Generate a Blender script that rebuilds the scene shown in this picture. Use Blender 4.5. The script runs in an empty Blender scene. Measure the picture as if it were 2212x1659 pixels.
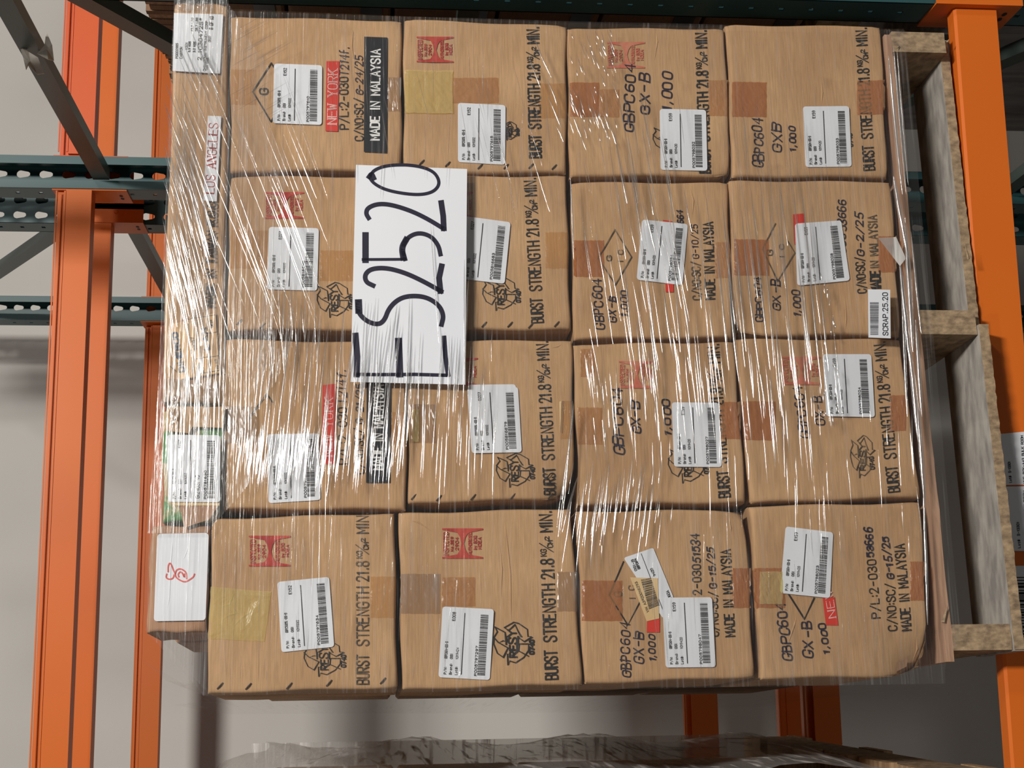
import bpy, bmesh, math, random
from mathutils import Vector, Matrix
from mathutils.bvhtree import BVHTree
random.seed(7)
S = bpy.context.scene
COL = S.collection

# ------------------------------------------------------------------ camera
# world: x to the right along the rack, y into the rack, z up (camera at the origin height).
# The photograph was taken with the camera rolled a quarter turn.
FPX, CX, CY = 3150.0, 1106.0, 829.5
AX = Vector((870 - CX, -15500 - CY, FPX)).normalized()
AZ = -Vector((34000 - CX, 940 - CY, FPX)).normalized()
AZ = (AZ - AX * AZ.dot(AX)).normalized()
AY = AZ.cross(AX)
if AY.z < 0: AY = -AY
cam_d = bpy.data.cameras.new('camera')
cam = bpy.data.objects.new('camera', cam_d); COL.objects.link(cam)
right = Vector((AX.x, AY.x, AZ.x)); down = Vector((AX.y, AY.y, AZ.y)); fwd = Vector((AX.z, AY.z, AZ.z))
M = Matrix.Identity(4)
for i in range(3):
    M[i][0] = right[i]; M[i][1] = -down[i]; M[i][2] = -fwd[i]
cam.matrix_world = M
cam_d.sensor_fit = 'HORIZONTAL'; cam_d.sensor_width = 36.0; cam_d.lens = FPX / 2212 * 36.0
cam_d.clip_start = 0.05; cam_d.clip_end = 100
S.camera = cam

# ------------------------------------------------------------------ world, lamps, exposure
w = bpy.data.worlds.new('warehouse_air'); S.world = w; w.use_nodes = True
w.node_tree.nodes['Background'].inputs[0].default_value = (0.92, 0.95, 1.0, 1)
w.node_tree.nodes['Background'].inputs[1].default_value = 0.05
S.view_settings.view_transform = 'Standard'; S.view_settings.look = 'None'
S.view_settings.exposure = 0.0; S.view_settings.gamma = 1.0
S.view_settings.use_curve_mapping = False

def lamp(name, loc, target, power, sx, sy, col=(1, .96, .9)):
    d = bpy.data.lights.new(name, 'AREA'); d.shape = 'RECTANGLE'; d.size = sx; d.size_y = sy
    d.energy = power; d.color = col
    o = bpy.data.objects.new(name, d); COL.objects.link(o); o.location = loc
    v = Vector(target) - Vector(loc)
    o.rotation_euler = v.to_track_quat('-Z', 'X').to_euler()
    return o
lamp('high_bay_lamp', (1.55, -1.6, 2.75), (0.4, 2.4, -0.2), 225, .80, .36)
lamp('high_bay_lamp', (-2.6, -2.6, 3.1), (0.0, 2.4, 0), 26, .5, .5)
lamp('high_bay_lamp', (4.8, -2.6, 3.1), (0.8, 2.6, 0), 60, .5, .5)

# ------------------------------------------------------------------ geometry from the survey
def ray(px, py):
    d = Vector((px - CX, py - CY, FPX)); return Vector((d.dot(AX), d.dot(AY), d.dot(AZ)))
def at(px, py, y):
    r = ray(px, py); return r * (y / r.y)
Y0, KX = 2.115, 0.055                     # front of the load: y = Y0 + KX*x
LN = Vector((KX, -1, 0)).normalized()     # out of the load, to the aisle
def wl(px, py, off=0.0):
    r = ray(px, py)
    t = (Y0 - off * math.sqrt(1 + KX * KX)) / (r.y - KX * r.x)
    return r * t
def loady(x): return Y0 + KX * x

# ------------------------------------------------------------------ materials
MATS = {}
def nodes(name):
    m = bpy.data.materials.new(name); m.use_nodes = True
    nt = m.node_tree; b = nt.nodes['Principled BSDF']; MATS[name] = m
    return m, nt, b
def N(nt, t, **kw):
    n = nt.nodes.new(t)
    for k, v in kw.items():
        if k.startswith('i_'): n.inputs[k[2:]].default_value = v
        else: setattr(n, k, v)
    return n
def noise_mix(nt, b, c1, c2, scale=(1, 1, 1), nscale=5, detail=4, lo=.35, hi=.65, bump=0.0, bscale=None):
    tc = N(nt, 'ShaderNodeTexCoord'); mp = N(nt, 'ShaderNodeMapping'); mp.inputs['Scale'].default_value = scale
    nt.links.new(tc.outputs['Object'], mp.inputs['Vector'])
    nz = N(nt, 'ShaderNodeTexNoise'); nz.inputs['Scale'].default_value = nscale; nz.inputs['Detail'].default_value = detail
    nt.links.new(mp.outputs[0], nz.inputs['Vector'])
    cr = N(nt, 'ShaderNodeValToRGB'); cr.color_ramp.elements[0].position = lo; cr.color_ramp.elements[1].position = hi
    cr.color_ramp.elements[0].color = (*c1, 1); cr.color_ramp.elements[1].color = (*c2, 1)
    nt.links.new(nz.outputs[0], cr.inputs[0]); nt.links.new(cr.outputs[0], b.inputs['Base Color'])
    if bump:
        bp = N(nt, 'ShaderNodeBump'); bp.inputs['Strength'].default_value = bump; bp.inputs['Distance'].default_value = .002
        nt.links.new(nz.outputs[0], bp.inputs['Height']); nt.links.new(bp.outputs[0], b.inputs['Normal'])
    return cr
def simple(name, col, rough=.6, spec=.5, c2=None, scale=(1, 1, 1), nscale=8, bump=0., metal=0., lo=.35, hi=.65):
    m, nt, b = nodes(name)
    b.inputs['Roughness'].default_value = rough; b.inputs['Specular IOR Level'].default_value = spec
    b.inputs['Metallic'].default_value = metal
    if c2 is None: c2 = tuple(c * .86 for c in col)
    noise_mix(nt, b, col, c2, scale, nscale, bump=bump, lo=lo, hi=hi)
    return m
def cardboard(name, c1, c2):
    m, nt, b = nodes(name)
    b.inputs['Roughness'].default_value = .78; b.inputs['Specular IOR Level'].default_value = .25
    tc = N(nt, 'ShaderNodeTexCoord'); oi = N(nt, 'ShaderNodeObjectInfo')
    ad = N(nt, 'ShaderNodeVectorMath', operation='ADD')
    sc = N(nt, 'ShaderNodeVectorMath', operation='SCALE'); sc.inputs['Scale'].default_value = 37.
    nt.links.new(oi.outputs['Random'], sc.inputs[0])
    nt.links.new(tc.outputs['Object'], ad.inputs[0]); nt.links.new(sc.outputs[0], ad.inputs[1])
    n1 = N(nt, 'ShaderNodeTexNoise'); n1.inputs['Scale'].default_value = 7; n1.inputs['Detail'].default_value = 5
    nt.links.new(ad.outputs[0], n1.inputs['Vector'])
    cr = N(nt, 'ShaderNodeValToRGB'); cr.color_ramp.elements[0].position = .3; cr.color_ramp.elements[1].position = .7
    cr.color_ramp.elements[0].color = (*c1, 1); cr.color_ramp.elements[1].color = (*c2, 1)
    nt.links.new(n1.outputs[0], cr.inputs[0])
    mp = N(nt, 'ShaderNodeMapping'); mp.inputs['Scale'].default_value = (30, 30, 700)
    nt.links.new(ad.outputs[0], mp.inputs['Vector'])
    n2 = N(nt, 'ShaderNodeTexNoise'); n2.inputs['Scale'].default_value = 1; n2.inputs['Detail'].default_value = 3
    nt.links.new(mp.outputs[0], n2.inputs['Vector'])
    mx = N(nt, 'ShaderNodeMix', data_type='RGBA', blend_type='OVERLAY'); mx.inputs['Factor'].default_value = .34
    nt.links.new(cr.outputs[0], mx.inputs['A']); nt.links.new(n2.outputs[0], mx.inputs['B'])
    # a few darker scuffs
    n3 = N(nt, 'ShaderNodeTexNoise'); n3.inputs['Scale'].default_value = 16; n3.inputs['Detail'].default_value = 6
    nt.links.new(ad.outputs[0], n3.inputs['Vector'])
    c3 = N(nt, 'ShaderNodeValToRGB'); c3.color_ramp.elements[0].position = .62; c3.color_ramp.elements[1].position = .78
    c3.color_ramp.elements[0].color = (0, 0, 0, 1); c3.color_ramp.elements[1].color = (.45, .45, .45, 1)
    nt.links.new(n3.outputs[0], c3.inputs[0])
    m2 = N(nt, 'ShaderNodeMix', data_type='RGBA'); nt.links.new(c3.outputs[0], m2.inputs['Factor'])
    nt.links.new(mx.outputs['Result'], m2.inputs['A']); m2.inputs['B'].default_value = (c1[0] * .6, c1[1] * .55, c1[2] * .5, 1)
    nt.links.new(m2.outputs['Result'], b.inputs['Base Color'])
    bp = N(nt, 'ShaderNodeBump'); bp.inputs['Strength'].default_value = .6; bp.inputs['Distance'].default_value = .007
    nt.links.new(n1.outputs[0], bp.inputs['Height']); nt.links.new(bp.outputs[0], b.inputs['Normal'])
    return m
CARD = cardboard('cardboard', (.41, .24, .12), (.515, .318, .165))
CARD2 = cardboard('pink_brown_cardboard', (.36, .195, .115), (.43, .25, .15))
CARDDARK = cardboard('shaded_brown_cardboard', (.23, .13, .075), (.30, .18, .105))  # right bay's shade put into the brown; also colours torn edges and panels
GREENPRINT = simple('green_printed_board', (.42, .32, .16), c2=(.06, .22, .05), nscale=28, lo=.46, hi=.54, rough=.6)
INK = simple('black_ink', (.018, .018, .02), .6, .3)
INKFADE = simple('worn_black_ink', (.05, .042, .035), .7, .2, c2=(.22, .15, .09), nscale=90, lo=.4, hi=.75)
MARKER = simple('dark_marker', (.022, .02, .04), .45, .4)
RED = simple('red_ink', (.36, .03, .025), .65, .3, c2=(.5, .07, .045), nscale=60)
REDFADE = simple('faded_red_ink', (.50, .11, .07), .65, .3, c2=(.52, .2, .12), nscale=60)
REDTAPE = simple('red_sticker', (.62, .04, .025), .4, .5)
WHITEINK = simple('white_ink', (.8, .8, .78), .6, .3)
PINKINK = simple('pale_red_ink', (.85, .5, .45), .5, .3)
PLATE = simple('black_sticker', (.012, .014, .02), .4, .5)
LABEL = simple('label_paper', (.74, .76, .80), .45, .5, c2=(.68, .70, .74), nscale=9)
PAPER = simple('sign_paper', (.76, .78, .82), .55, .4, c2=(.72, .74, .79), nscale=4)
YSTICK = simple('aged_paper', (.62, .42, .2), .6, .4, c2=(.7, .52, .28))
LAXP = simple('orange_label_paper', (.68, .40, .17), .6, .4, c2=(.72, .46, .22))
BLUEINK = simple('blue_ink', (.02, .06, .12), .6)
REDPEN = simple('red_marker', (.7, .10, .08), .5)
ORANGE = simple('orange_paint', (.70, .155, .016), .42, .28, c2=(.70, .145, .016), nscale=3)
ORANGE2 = simple('red_orange_paint', (.72, .115, .02), .42, .35, c2=(.68, .10, .018), nscale=3)
TEAL = simple('teal_paint', (.030, .095, .10), .42, .5, c2=(.026, .08, .086), nscale=3)
STRUT = simple('green_grey_paint', (.075, .10, .09), .4, .5, c2=(.065, .09, .08), nscale=3)
WALLM = simple('painted_wall', (.76, .74, .70), .85, .2, c2=(.70, .68, .64), nscale=1.2)
FLOORM = simple('concrete_floor', (.30, .29, .27), .7, .4, c2=(.24, .23, .22), nscale=2)
WOOD = simple('pallet_wood', (.50, .34, .19), .8, .2, c2=(.33, .20, .11), scale=(3, 30, 60), nscale=3, bump=.5)
WOODGREY = simple('grey_weathered_wood', (.46, .43, .38), .8, .2, c2=(.27, .25, .23), scale=(5, 14, 14), nscale=4, bump=.4)
WOODCUT = simple('sawn_wood_end', (.46, .33, .20), .85, .2, c2=(.20, .14, .09), scale=(26, 10, 16), nscale=5, bump=.8, lo=.3, hi=.7)
WOODPINK = simple('reddish_wood_edge', (.50, .30, .19), .8, .2, c2=(.34, .2, .13), scale=(3, 30, 60), nscale=3, bump=.5)
SCRAPM = simple('pale_torn_plastic', (.62, .57, .50), .5, .4, c2=(.42, .37, .32), nscale=30)
SHADEWRAP = simple('shaded_layered_film', (.34, .31, .29), .4, .5, c2=(.18, .16, .155), scale=(14, 14, 1.2), nscale=3, bump=.8)  # layered film with the shade under the beam put into its grey
STAPLE = simple('staple_metal', (.12, .10, .08), .4, .6, metal=.6)
SILVER = simple('bright_steel', (.5, .5, .5), .3, .6, metal=.8)

def film_mat(name, fac, streak, milky, rough=.16, bump=.5, rot=0.0, sz=230, col=(1, 1, 1)):
    m = bpy.data.materials.new(name); m.use_nodes = True; nt = m.node_tree; nt.nodes.clear()
    out = N(nt, 'ShaderNodeOutputMaterial')
    tc = N(nt, 'ShaderNodeTexCoord'); mp = N(nt, 'ShaderNodeMapping')
    mp.inputs['Rotation'].default_value = (0, rot, 0); mp.inputs['Scale'].default_value = (5, 5, sz)
    nt.links.new(tc.outputs['Object'], mp.inputs['Vector'])
    n1 = N(nt, 'ShaderNodeTexNoise'); n1.inputs['Scale'].default_value = 1; n1.inputs['Detail'].default_value = 4
    n1.inputs['Distortion'].default_value = .25
    nt.links.new(mp.outputs[0], n1.inputs['Vector'])
    cr = N(nt, 'ShaderNodeValToRGB'); cr.color_ramp.elements[0].position = .54; cr.color_ramp.elements[1].position = .74
    cr.color_ramp.elements[0].color = (0, 0, 0, 1); cr.color_ramp.elements[1].color = (1, 1, 1, 1)
    nt.links.new(n1.outputs[0], cr.inputs[0])
    bp = N(nt, 'ShaderNodeBump'); bp.inputs['Strength'].default_value = bump; bp.inputs['Distance'].default_value = .003
    nt.links.new(n1.outputs[0], bp.inputs['Height'])
    tr = N(nt, 'ShaderNodeBsdfTransparent'); tr.inputs[0].default_value = (.985 * col[0], .985 * col[1], .985 * col[2], 1)
    gl = N(nt, 'ShaderNodeBsdfGlossy'); gl.inputs['Roughness'].default_value = rough
    gl.inputs['Color'].default_value = (.95, .95, .95, 1)
    nt.links.new(bp.outputs[0], gl.inputs['Normal'])
    df = N(nt, 'ShaderNodeBsdfDiffuse'); df.inputs['Color'].default_value = (.8, .78, .76, 1)
    nt.links.new(bp.outputs[0], df.inputs['Normal'])
    f1 = N(nt, 'ShaderNodeMath', operation='MULTIPLY_ADD'); f1.inputs[1].default_value = streak; f1.inputs[2].default_value = fac
    nt.links.new(cr.outputs[0], f1.inputs[0])
    ms = N(nt, 'ShaderNodeMixShader'); nt.links.new(f1.outputs[0], ms.inputs[0])
    nt.links.new(tr.outputs[0], ms.inputs[1]); nt.links.new(gl.outputs[0], ms.inputs[2])
    f2 = N(nt, 'ShaderNodeMath', operation='MULTIPLY_ADD'); f2.inputs[1].default_value = milky * 2.2; f2.inputs[2].default_value = milky * .5
    nt.links.new(cr.outputs[0], f2.inputs[0])
    m2 = N(nt, 'ShaderNodeMixShader'); nt.links.new(f2.outputs[0], m2.inputs[0])
    nt.links.new(ms.outputs[0], m2.inputs[1]); nt.links.new(df.outputs[0], m2.inputs[2])
    nt.links.new(m2.outputs[0], out.inputs[0])
    return m
FILM = film_mat('stretch_film', .03, .11, .035, rough=.18, bump=.4)
FILMTOP = film_mat('stretch_film_layered', .05, .26, .06, rough=.18, bump=.6, rot=math.radians(-18), sz=200)
FOLD = film_mat('film_fold', .48, .2, .04, rough=.11, bump=.08)
ROPE = film_mat('film_rope', .55, .3, .08, rough=.2, bump=.25)
CLEARTAPE = film_mat('clear_tape', .10, .14, .10, rough=.22, bump=.8, sz=60, col=(.86, .80, .70))
def tape_mat(name, col, dens):
    m = bpy.data.materials.new(name); m.use_nodes = True; nt = m.node_tree; nt.nodes.clear()
    out = N(nt, 'ShaderNodeOutputMaterial'); tc = N(nt, 'ShaderNodeTexCoord')
    n1 = N(nt, 'ShaderNodeTexNoise'); n1.inputs['Scale'].default_value = 34; n1.inputs['Detail'].default_value = 3; n1.inputs['Distortion'].default_value = 1.2
    nt.links.new(tc.outputs['Object'], n1.inputs['Vector'])
    bp = N(nt, 'ShaderNodeBump'); bp.inputs['Strength'].default_value = .7; bp.inputs['Distance'].default_value = .004
    nt.links.new(n1.outputs[0], bp.inputs['Height'])
    tr = N(nt, 'ShaderNodeBsdfTransparent'); tr.inputs[0].default_value = (*col, 1)
    p = N(nt, 'ShaderNodeBsdfPrincipled'); p.inputs['Base Color'].default_value = (col[0] * .78, col[1] * .72, col[2] * .66, 1)
    p.inputs['Roughness'].default_value = .25; nt.links.new(bp.outputs[0], p.inputs['Normal'])
    ms = N(nt, 'ShaderNodeMixShader'); ms.inputs[0].default_value = dens
    nt.links.new(tr.outputs[0], ms.inputs[1]); nt.links.new(p.outputs[0], ms.inputs[2]); nt.links.new(ms.outputs[0], out.inputs[0])
    return m
TBROWN = tape_mat('brown_packing_tape', (.85, .62, .38), .30)
TRED = tape_mat('red_brown_packing_tape', (.78, .46, .25), .34)
TYEL = tape_mat('yellow_tape', (.97, .90, .50), .34)
TTAN = tape_mat('faint_tan_tape', (.92, .80, .60), .12)

# ------------------------------------------------------------------ object helpers
def link(name, verts, faces, mat, parent=None, loc=None, smooth=False):
    base = Vector(loc) if loc is not None else (BASE.get(parent.name, Vector()) if parent else Vector())
    me = bpy.data.meshes.new(name)
    me.from_pydata([tuple(Vector(v) - base) for v in verts], [], faces)
    me.materials.append(mat); me.update()
    if smooth:
        for p in me.polygons: p.use_smooth = True
    o = bpy.data.objects.new(name, me); COL.objects.link(o)
    if parent:
        o.parent = parent
        BASE[o.name] = base
        if parent.type == 'MESH' or True:
            o.location = base - BASE.get(parent.name, Vector())
    else:
        o.location = base; BASE[o.name] = base
    return o
BASE = {}
def thing(name, label, cat, loc, group=None):
    o = bpy.data.objects.new(name, None); COL.objects.link(o); o.location = loc
    o.empty_display_size = .05
    BASE[o.name] = Vector(loc)
    tag(o, label, cat, group); return o
def tag(o, label, cat, group=None):
    o['label'] = label; o['category'] = cat
    if group: o['group'] = group
    return o
def boxv(x0, x1, y0, y1, z0, z1):
    v = [(x, y, z) for x in (x0, x1) for y in (y0, y1) for z in (z0, z1)]
    f = [(0, 1, 3, 2), (4, 6, 7, 5), (0, 4, 5, 1), (2, 3, 7, 6), (0, 2, 6, 4), (1, 5, 7, 3)]
    return v, f
class MB:
    def __init__(s): s.v = []; s.f = []
    def add(s, v, f):
        n = len(s.v); s.v += [tuple(a) for a in v]; s.f += [tuple(i + n for i in q) for q in f]; return s
    def box(s, *a): return s.add(*boxv(*a))
    def link(s, name, mat, parent=None, loc=None, smooth=False): return link(name, s.v, s.f, mat, parent, loc, smooth)

# ------------------------------------------------------------------ stroke lettering
G = {
'A': "0,0 2,6 4,0|.75,2 3.25,2", 'B': "0,0 0,6|~0,6 3.2,6 3.7,5.2 3.7,3.9 3,3.15 0,3.15|~0,3.15 3.3,3.1 4,2.2 4,.9 3.3,0 0,0",
'C': "~4,4.5 3.7,5.8 2,6.2 .3,5.6 0,4.4 0,1.6 .3,.4 2,-.2 3.7,.2 4,1.5", 'D': "0,0 0,6|~0,6 2.8,6 3.9,5.4 4,4 4,2 3.9,.6 2.8,0 0,0",
'E': "3.6,6 0,6 0,0 3.6,0|0,3.1 3,3.1", 'F': "3.6,6 0,6 0,0|0,3.1 3,3.1",
'G': "~4,4.5 3.7,5.8 2,6.2 .3,5.6 0,4.4 0,1.6 .3,.4 2,-.2 3.7,.2 4,1.6 4,2.7|4,2.8 2.3,2.8", 'H': "0,0 0,6|4,0 4,6|0,3.1 4,3.1",
'I': "2,0 2,6", 'J': "~3,6 3,1.5 2.5,.1 1,0 .3,1.2", 'K': "0,0 0,6|4,6 0,2.6|1.3,3.6 4,0", 'L': "0,6 0,0 3.6,0",
'M': "0,0 0,6 2,2 4,6 4,0", 'N': "0,0 0,6 4,0 4,6", 'O': "~2,6.1 .4,5.8 0,4.4 0,1.6 .4,.2 2,-.1 3.6,.2 4,1.6 4,4.4 3.6,5.8 2,6.1",
'P': "0,0 0,6|~0,6 3.2,6 4,5.2 4,3.6 3.2,2.8 0,2.8", 'Q': "~2,6.1 .4,5.8 0,4.4 0,1.6 .4,.2 2,-.1 3.6,.2 4,1.6 4,4.4 3.6,5.8 2,6.1|2.4,1.6 4.2,-.5",
'R': "0,0 0,6|~0,6 3.2,6 4,5.2 4,3.7 3.2,2.9 0,2.9|2,2.9 4,0", 'S': "~3.9,4.7 3.6,5.9 2,6.2 .3,5.8 .1,4.3 .8,3.5 3.1,2.7 4,1.8 3.8,.4 2,-.2 .4,.1 0,1.4",
'T': "0,6 4,6|2,6 2,0", 'U': "~0,6 0,1.6 .3,.2 2,-.1 3.7,.2 4,1.6 4,6", 'V': "0,6 2,0 4,6", 'W': "0,6 1,0 2,4.5 3,0 4,6", 'X': "0,0 4,6|0,6 4,0",
'Y': "0,6 2,3 4,6|2,3 2,0", 'Z': "0,6 4,6 0,0 4,0",
'0': "~2,6.1 .5,5.8 .1,4.4 .1,1.6 .5,.2 2,-.1 3.5,.2 3.9,1.6 3.9,4.4 3.5,5.8 2,6.1", '1': "1,4.8 2.2,6 2.2,0",
'2': "~.2,4.6 .5,5.9 2,6.2 3.6,5.8 3.8,4.4 3,3 .3,.1|.1,0 4,0", '3': "~.2,5 .8,6 2.4,6.2 3.7,5.6 3.6,3.9 2.6,3.2 1.6,3.2|~1.6,3.2 3,3.1 4,2 3.8,.5 2,-.2 .4,.2 .1,1.3",
'4': "3,0 3,6 0,2 4,2", '5': "3.7,6 .5,6 .3,3.4|~.3,3.4 2,3.9 3.6,3.5 4,2 3.6,.4 2,-.2 .2,.6", '6': "~3.5,5.6 2,6.2 .5,5.2 .1,3 .1,1.2 .9,-.1 3,-.1 3.9,1.2 3.6,3 2,3.5 .4,2.8",
'7': "0,6 4,6 1.5,0", '8': "~2,3.2 .5,3.7 .3,5.2 1,6.1 3,6.1 3.7,5.2 3.5,3.7 2,3.2 .3,2.6 0,1 .8,-.1 3.2,-.1 4,1 3.7,2.6 2,3.2",
'9': "~3.6,3.4 2,2.6 .4,3.2 .1,4.8 .9,6.1 3,6.1 3.9,4.8 3.8,2.6 3,.4 1.2,0", ':': "2,1 2,1.7|2,3.8 2,4.5", '/': "0,-.6 4,6.6", '.': "1.7,0 1.7,.7", ',': "2,.6 1.4,-1.1",
'-': "0.6,3 3.4,3", '#': "1,0 1.6,6|2.6,0 3.2,6|0,2 4,2|0,4 4,4", '*': "2,3 2,6|.8,3.6 3.2,5.4|.8,5.4 3.2,3.6",
'r': "0.5,0 .5,4|~.5,2.6 1.5,4 3.2,3.8", 'a': "~3.3,3.3 2,4.2 .5,3.4 .3,1 1.3,0 2.6,.3 3.4,1.5|3.4,4 3.4,0", 'n': "0.4,0 .4,4|~.4,2.8 1.5,4.1 3.2,3.8 3.5,2.6 3.5,0",
'd': "~3.4,3 2,4.1 .5,3.2 .5,.8 2,-.1 3.4,1|3.4,6 3.4,0", 't': "~1.7,5.5 1.7,.8 2.3,0 3.4,.2|.5,4 3.2,4", 'o': "~2,4.1 .5,3.4 .5,.7 2,-.1 3.5,.7 3.5,3.4 2,4.1",
'b': "0.5,6 .5,0|~.5,3 2,4.1 3.5,3.2 3.5,.8 2,-.1 .5,1", 'y': "0.3,4 2,.6|3.7,4 1.2,-1.8", 'f': "~3,6 1.8,5.9 1.6,4.5 1.6,0|.5,3.8 2.8,3.8",
}
def chaikin(p, n=2):
    for _ in range(n):
        q = [p[0]]
        for a, b in zip(p, p[1:]):
            q += [(.75 * a[0] + .25 * b[0], .75 * a[1] + .25 * b[1]), (.25 * a[0] + .75 * b[0], .25 * a[1] + .75 * b[1])]
        p = q + [p[-1]]
    return p
GL = {}
for ch, s in G.items():
    st = []
    for part in s.split('|'):
        sm = part.startswith('~'); pts = [tuple(float(c) for c in q.split(',')) for q in part.lstrip('~').split()]
        st.append(chaikin(pts, 2) if sm else pts)
    GL[ch] = st
NARROW = {'I': 1.2, '.': 1.0, ':': 1.0, ',': 1.2, '1': 2.6, ' ': 3.0}
def layout(s):
    out = []; x = 0
    for ch in s:
        wdt = NARROW.get(ch, 4.0); sh = {'I': -1.4, '.': -1.2, ':': -1.5, ',': -1.4, '1': -.9}.get(ch, 0)
        if ch in GL:
            for st in GL[ch]: out.append([(x + sh + a, b) for a, b in st])
        x += wdt + 1.5
    return out, x - 1.5
def text_px(s, p0, p1, h, slant=0.0, jit=0.0):
    """strokes in photo pixels; baseline p0->p1, cap height h"""
    st, W_ = layout(s); L = math.hypot(p1[0] - p0[0], p1[1] - p0[1])
    d = ((p1[0] - p0[0]) / L, (p1[1] - p0[1]) / L); up = (d[1], -d[0]); res = []
    for pl in st:
        jx, jy = random.uniform(-jit, jit), random.uniform(-jit, jit); sk = random.uniform(-1.6, 1.6) * jit; sv = 1 + random.uniform(-1.8, 1.8) * jit
        q = []
        for a, b in pl:
            u = (a + (slant + sk) * b) / W_ * L + jx * h; v = b * sv / 6 * h + jy * h
            q.append((p0[0] + d[0] * u + up[0] * v, p0[1] + d[1] * u + up[1] * v))
        res.append(q)
    return res
def ribbons(strokes, hw, cap=True):
    """2D ribbon quads in pixel space"""
    V = []; F = []
    for pl in strokes:
        pl = [p for i, p in enumerate(pl) if i == 0 or math.hypot(p[0] - pl[i - 1][0], p[1] - pl[i - 1][1]) > 1e-4]
        if len(pl) < 2: continue
        n0 = len(V); n = len(pl)
        for i, p in enumerate(pl):
            a = pl[max(i - 1, 0)]; b = pl[min(i + 1, n - 1)]
            dx, dy = b[0] - a[0], b[1] - a[1]; L = math.hypot(dx, dy) or 1; dx /= L; dy /= L
            m = 1.0
            if 0 < i < n - 1:
                ax, ay = p[0] - a[0], p[1] - a[1]; la = math.hypot(ax, ay) or 1
                c = abs(-dy * -ay / la + dx * ax / la); m = min(1 / max(c, .35), 1.8)
            e = 0
            if cap and i == 0: e = -hw * .8
            if cap and i == n - 1: e = hw * .8
            x, y = p[0] + dx * e, p[1] + dy * e
            V += [(x - dy * hw * m, y + dx * hw * m), (x + dy * hw * m, y - dx * hw * m)]
        for i in range(n - 1):
            k = n0 + 2 * i; F.append((k, k + 1, k + 3, k + 2))
    return V, F
SURF = {}      # carton name -> surface tree, so print lies on the cardboard itself
SHEET_OFF = {}
def root_of(o):
    while o.parent: o = o.parent
    return o
def on_surface(root, x, y, off):
    p = wl(x, y, 0); t = SURF.get(root.name) if root else None
    if t:
        h = t.ray_cast(p + LN * .08, -LN, .16)
        if h[0] is not None: return h[0] + LN * off
    return p + LN * off
def decal(name, V, F, mat, parent, off, proj=None):
    if proj is None:
        if parent.name in SHEET_OFF: q = SHEET_OFF[parent.name]; proj = lambda x, y, o: wl(x, y, q + .0005)
        else: r = root_of(parent); proj = lambda x, y, o: on_surface(r, x, y, o)
    return link(name, [proj(x, y, off) for x, y in V], F, mat, parent)
def write(parent, s, p0, p1, h, lw=1.6, mat=None, name='printed_text', off=.0012, slant=0., jit=0., proj=None):
    V, F = ribbons(text_px(s, p0, p1, h, slant, jit), lw)
    return decal(name, V, F, mat or INK, parent, off, proj)
def burst(parent, p0, p1, h, mat=None, lw=1.65):
    L = math.hypot(p1[0] - p0[0], p1[1] - p0[1]); d = ((p1[0] - p0[0]) / L, (p1[1] - p0[1]) / L); up = (d[1], -d[0])
    def Q(u, v): return (p0[0] + d[0] * u * L + up[0] * v * h, p0[1] + d[1] * u * L + up[1] * v * h)
    st = []
    for s, a, b, v, k in (('BURST', .0, .17, 0, 1), ('STRENGTH', .225, .565, 0, 1), ('21.8', .60, .715, 0, 1), ('KG', .735, .775, .55, .45), ('CM', .785, .825, 0, .42), ('2', .83, .85, .28, .32), ('MIN.', .88, 1.0, 0, 1)):
        V, F = ribbons(text_px(s, Q(a, v), Q(b, v), h * k), lw * .88 if k == 1 else .95); decal('printed_text', V, F, mat or INK, parent, .0012)
    V, F = ribbons([[Q(.758, -.02), Q(.812, 1.08)]], 1.0); decal('printed_text', V, F, mat or INK, parent, .0012)
def quadpts(c, u, v):   # corners TL,TR,BR,BL (photo px) -> bilinear
    return ((c[0][0] * (1 - u) + c[1][0] * u) * (1 - v) + (c[3][0] * (1 - u) + c[2][0] * u) * v,
            (c[0][1] * (1 - u) + c[1][1] * u) * (1 - v) + (c[3][1] * (1 - u) + c[2][1] * u) * v)
def rect(x0, y0, x1, y1): return [(x0, y0), (x1, y0), (x1, y1), (x0, y1)]
def sheet(name, c, mat, parent, off, r=0.0, proj=None, thick=.0003):
    """a thin sheet with real thickness and (optionally) rounded corners, corners in photo px"""
    custom = proj is not None; pts = []
    if not custom:
        rt = root_of(parent)
        if rt.name in SURF:
            hs = []
            for a in range(6):
                for b_ in range(6):
                    x, y = quadpts(c, a / 5, b_ / 5); hs.append((on_surface(rt, x, y, 0) - wl(x, y, 0)).dot(LN))
            off = off + max(hs)
        proj = wl
    wd = math.hypot(c[1][0] - c[0][0], c[1][1] - c[0][1]); ht = math.hypot(c[3][0] - c[0][0], c[3][1] - c[0][1])
    if r > 0:
        ru, rv = r / wd, r / ht
        for cu, cv, a0 in ((ru, rv, 180), (1 - ru, rv, 270), (1 - ru, 1 - rv, 0), (ru, 1 - rv, 90)):
            for k in range(4):
                a = math.radians(a0 + 30 * k); pts.append(quadpts(c, cu + ru * math.cos(a), cv + rv * math.sin(a)))
    else:
        n = 6
        for u, v in [(i / n, 0) for i in range(n)] + [(1, i / n) for i in range(n)] + [(1 - i / n, 1) for i in range(n)] + [(0, 1 - i / n) for i in range(n)]:
            pts.append(quadpts(c, u, v))
    n = len(pts)
    V = [proj(x, y, off) for x, y in pts] + [proj(x, y, off - thick) for x, y in pts]
    F = [tuple(range(n)), tuple(range(2 * n - 1, n - 1, -1))] + [(i, i + n, (i + 1) % n + n, (i + 1) % n) for i in range(n)]
    o = link(name, V, F, mat, parent)
    if not custom: SHEET_OFF[o.name] = off
    return o

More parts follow.
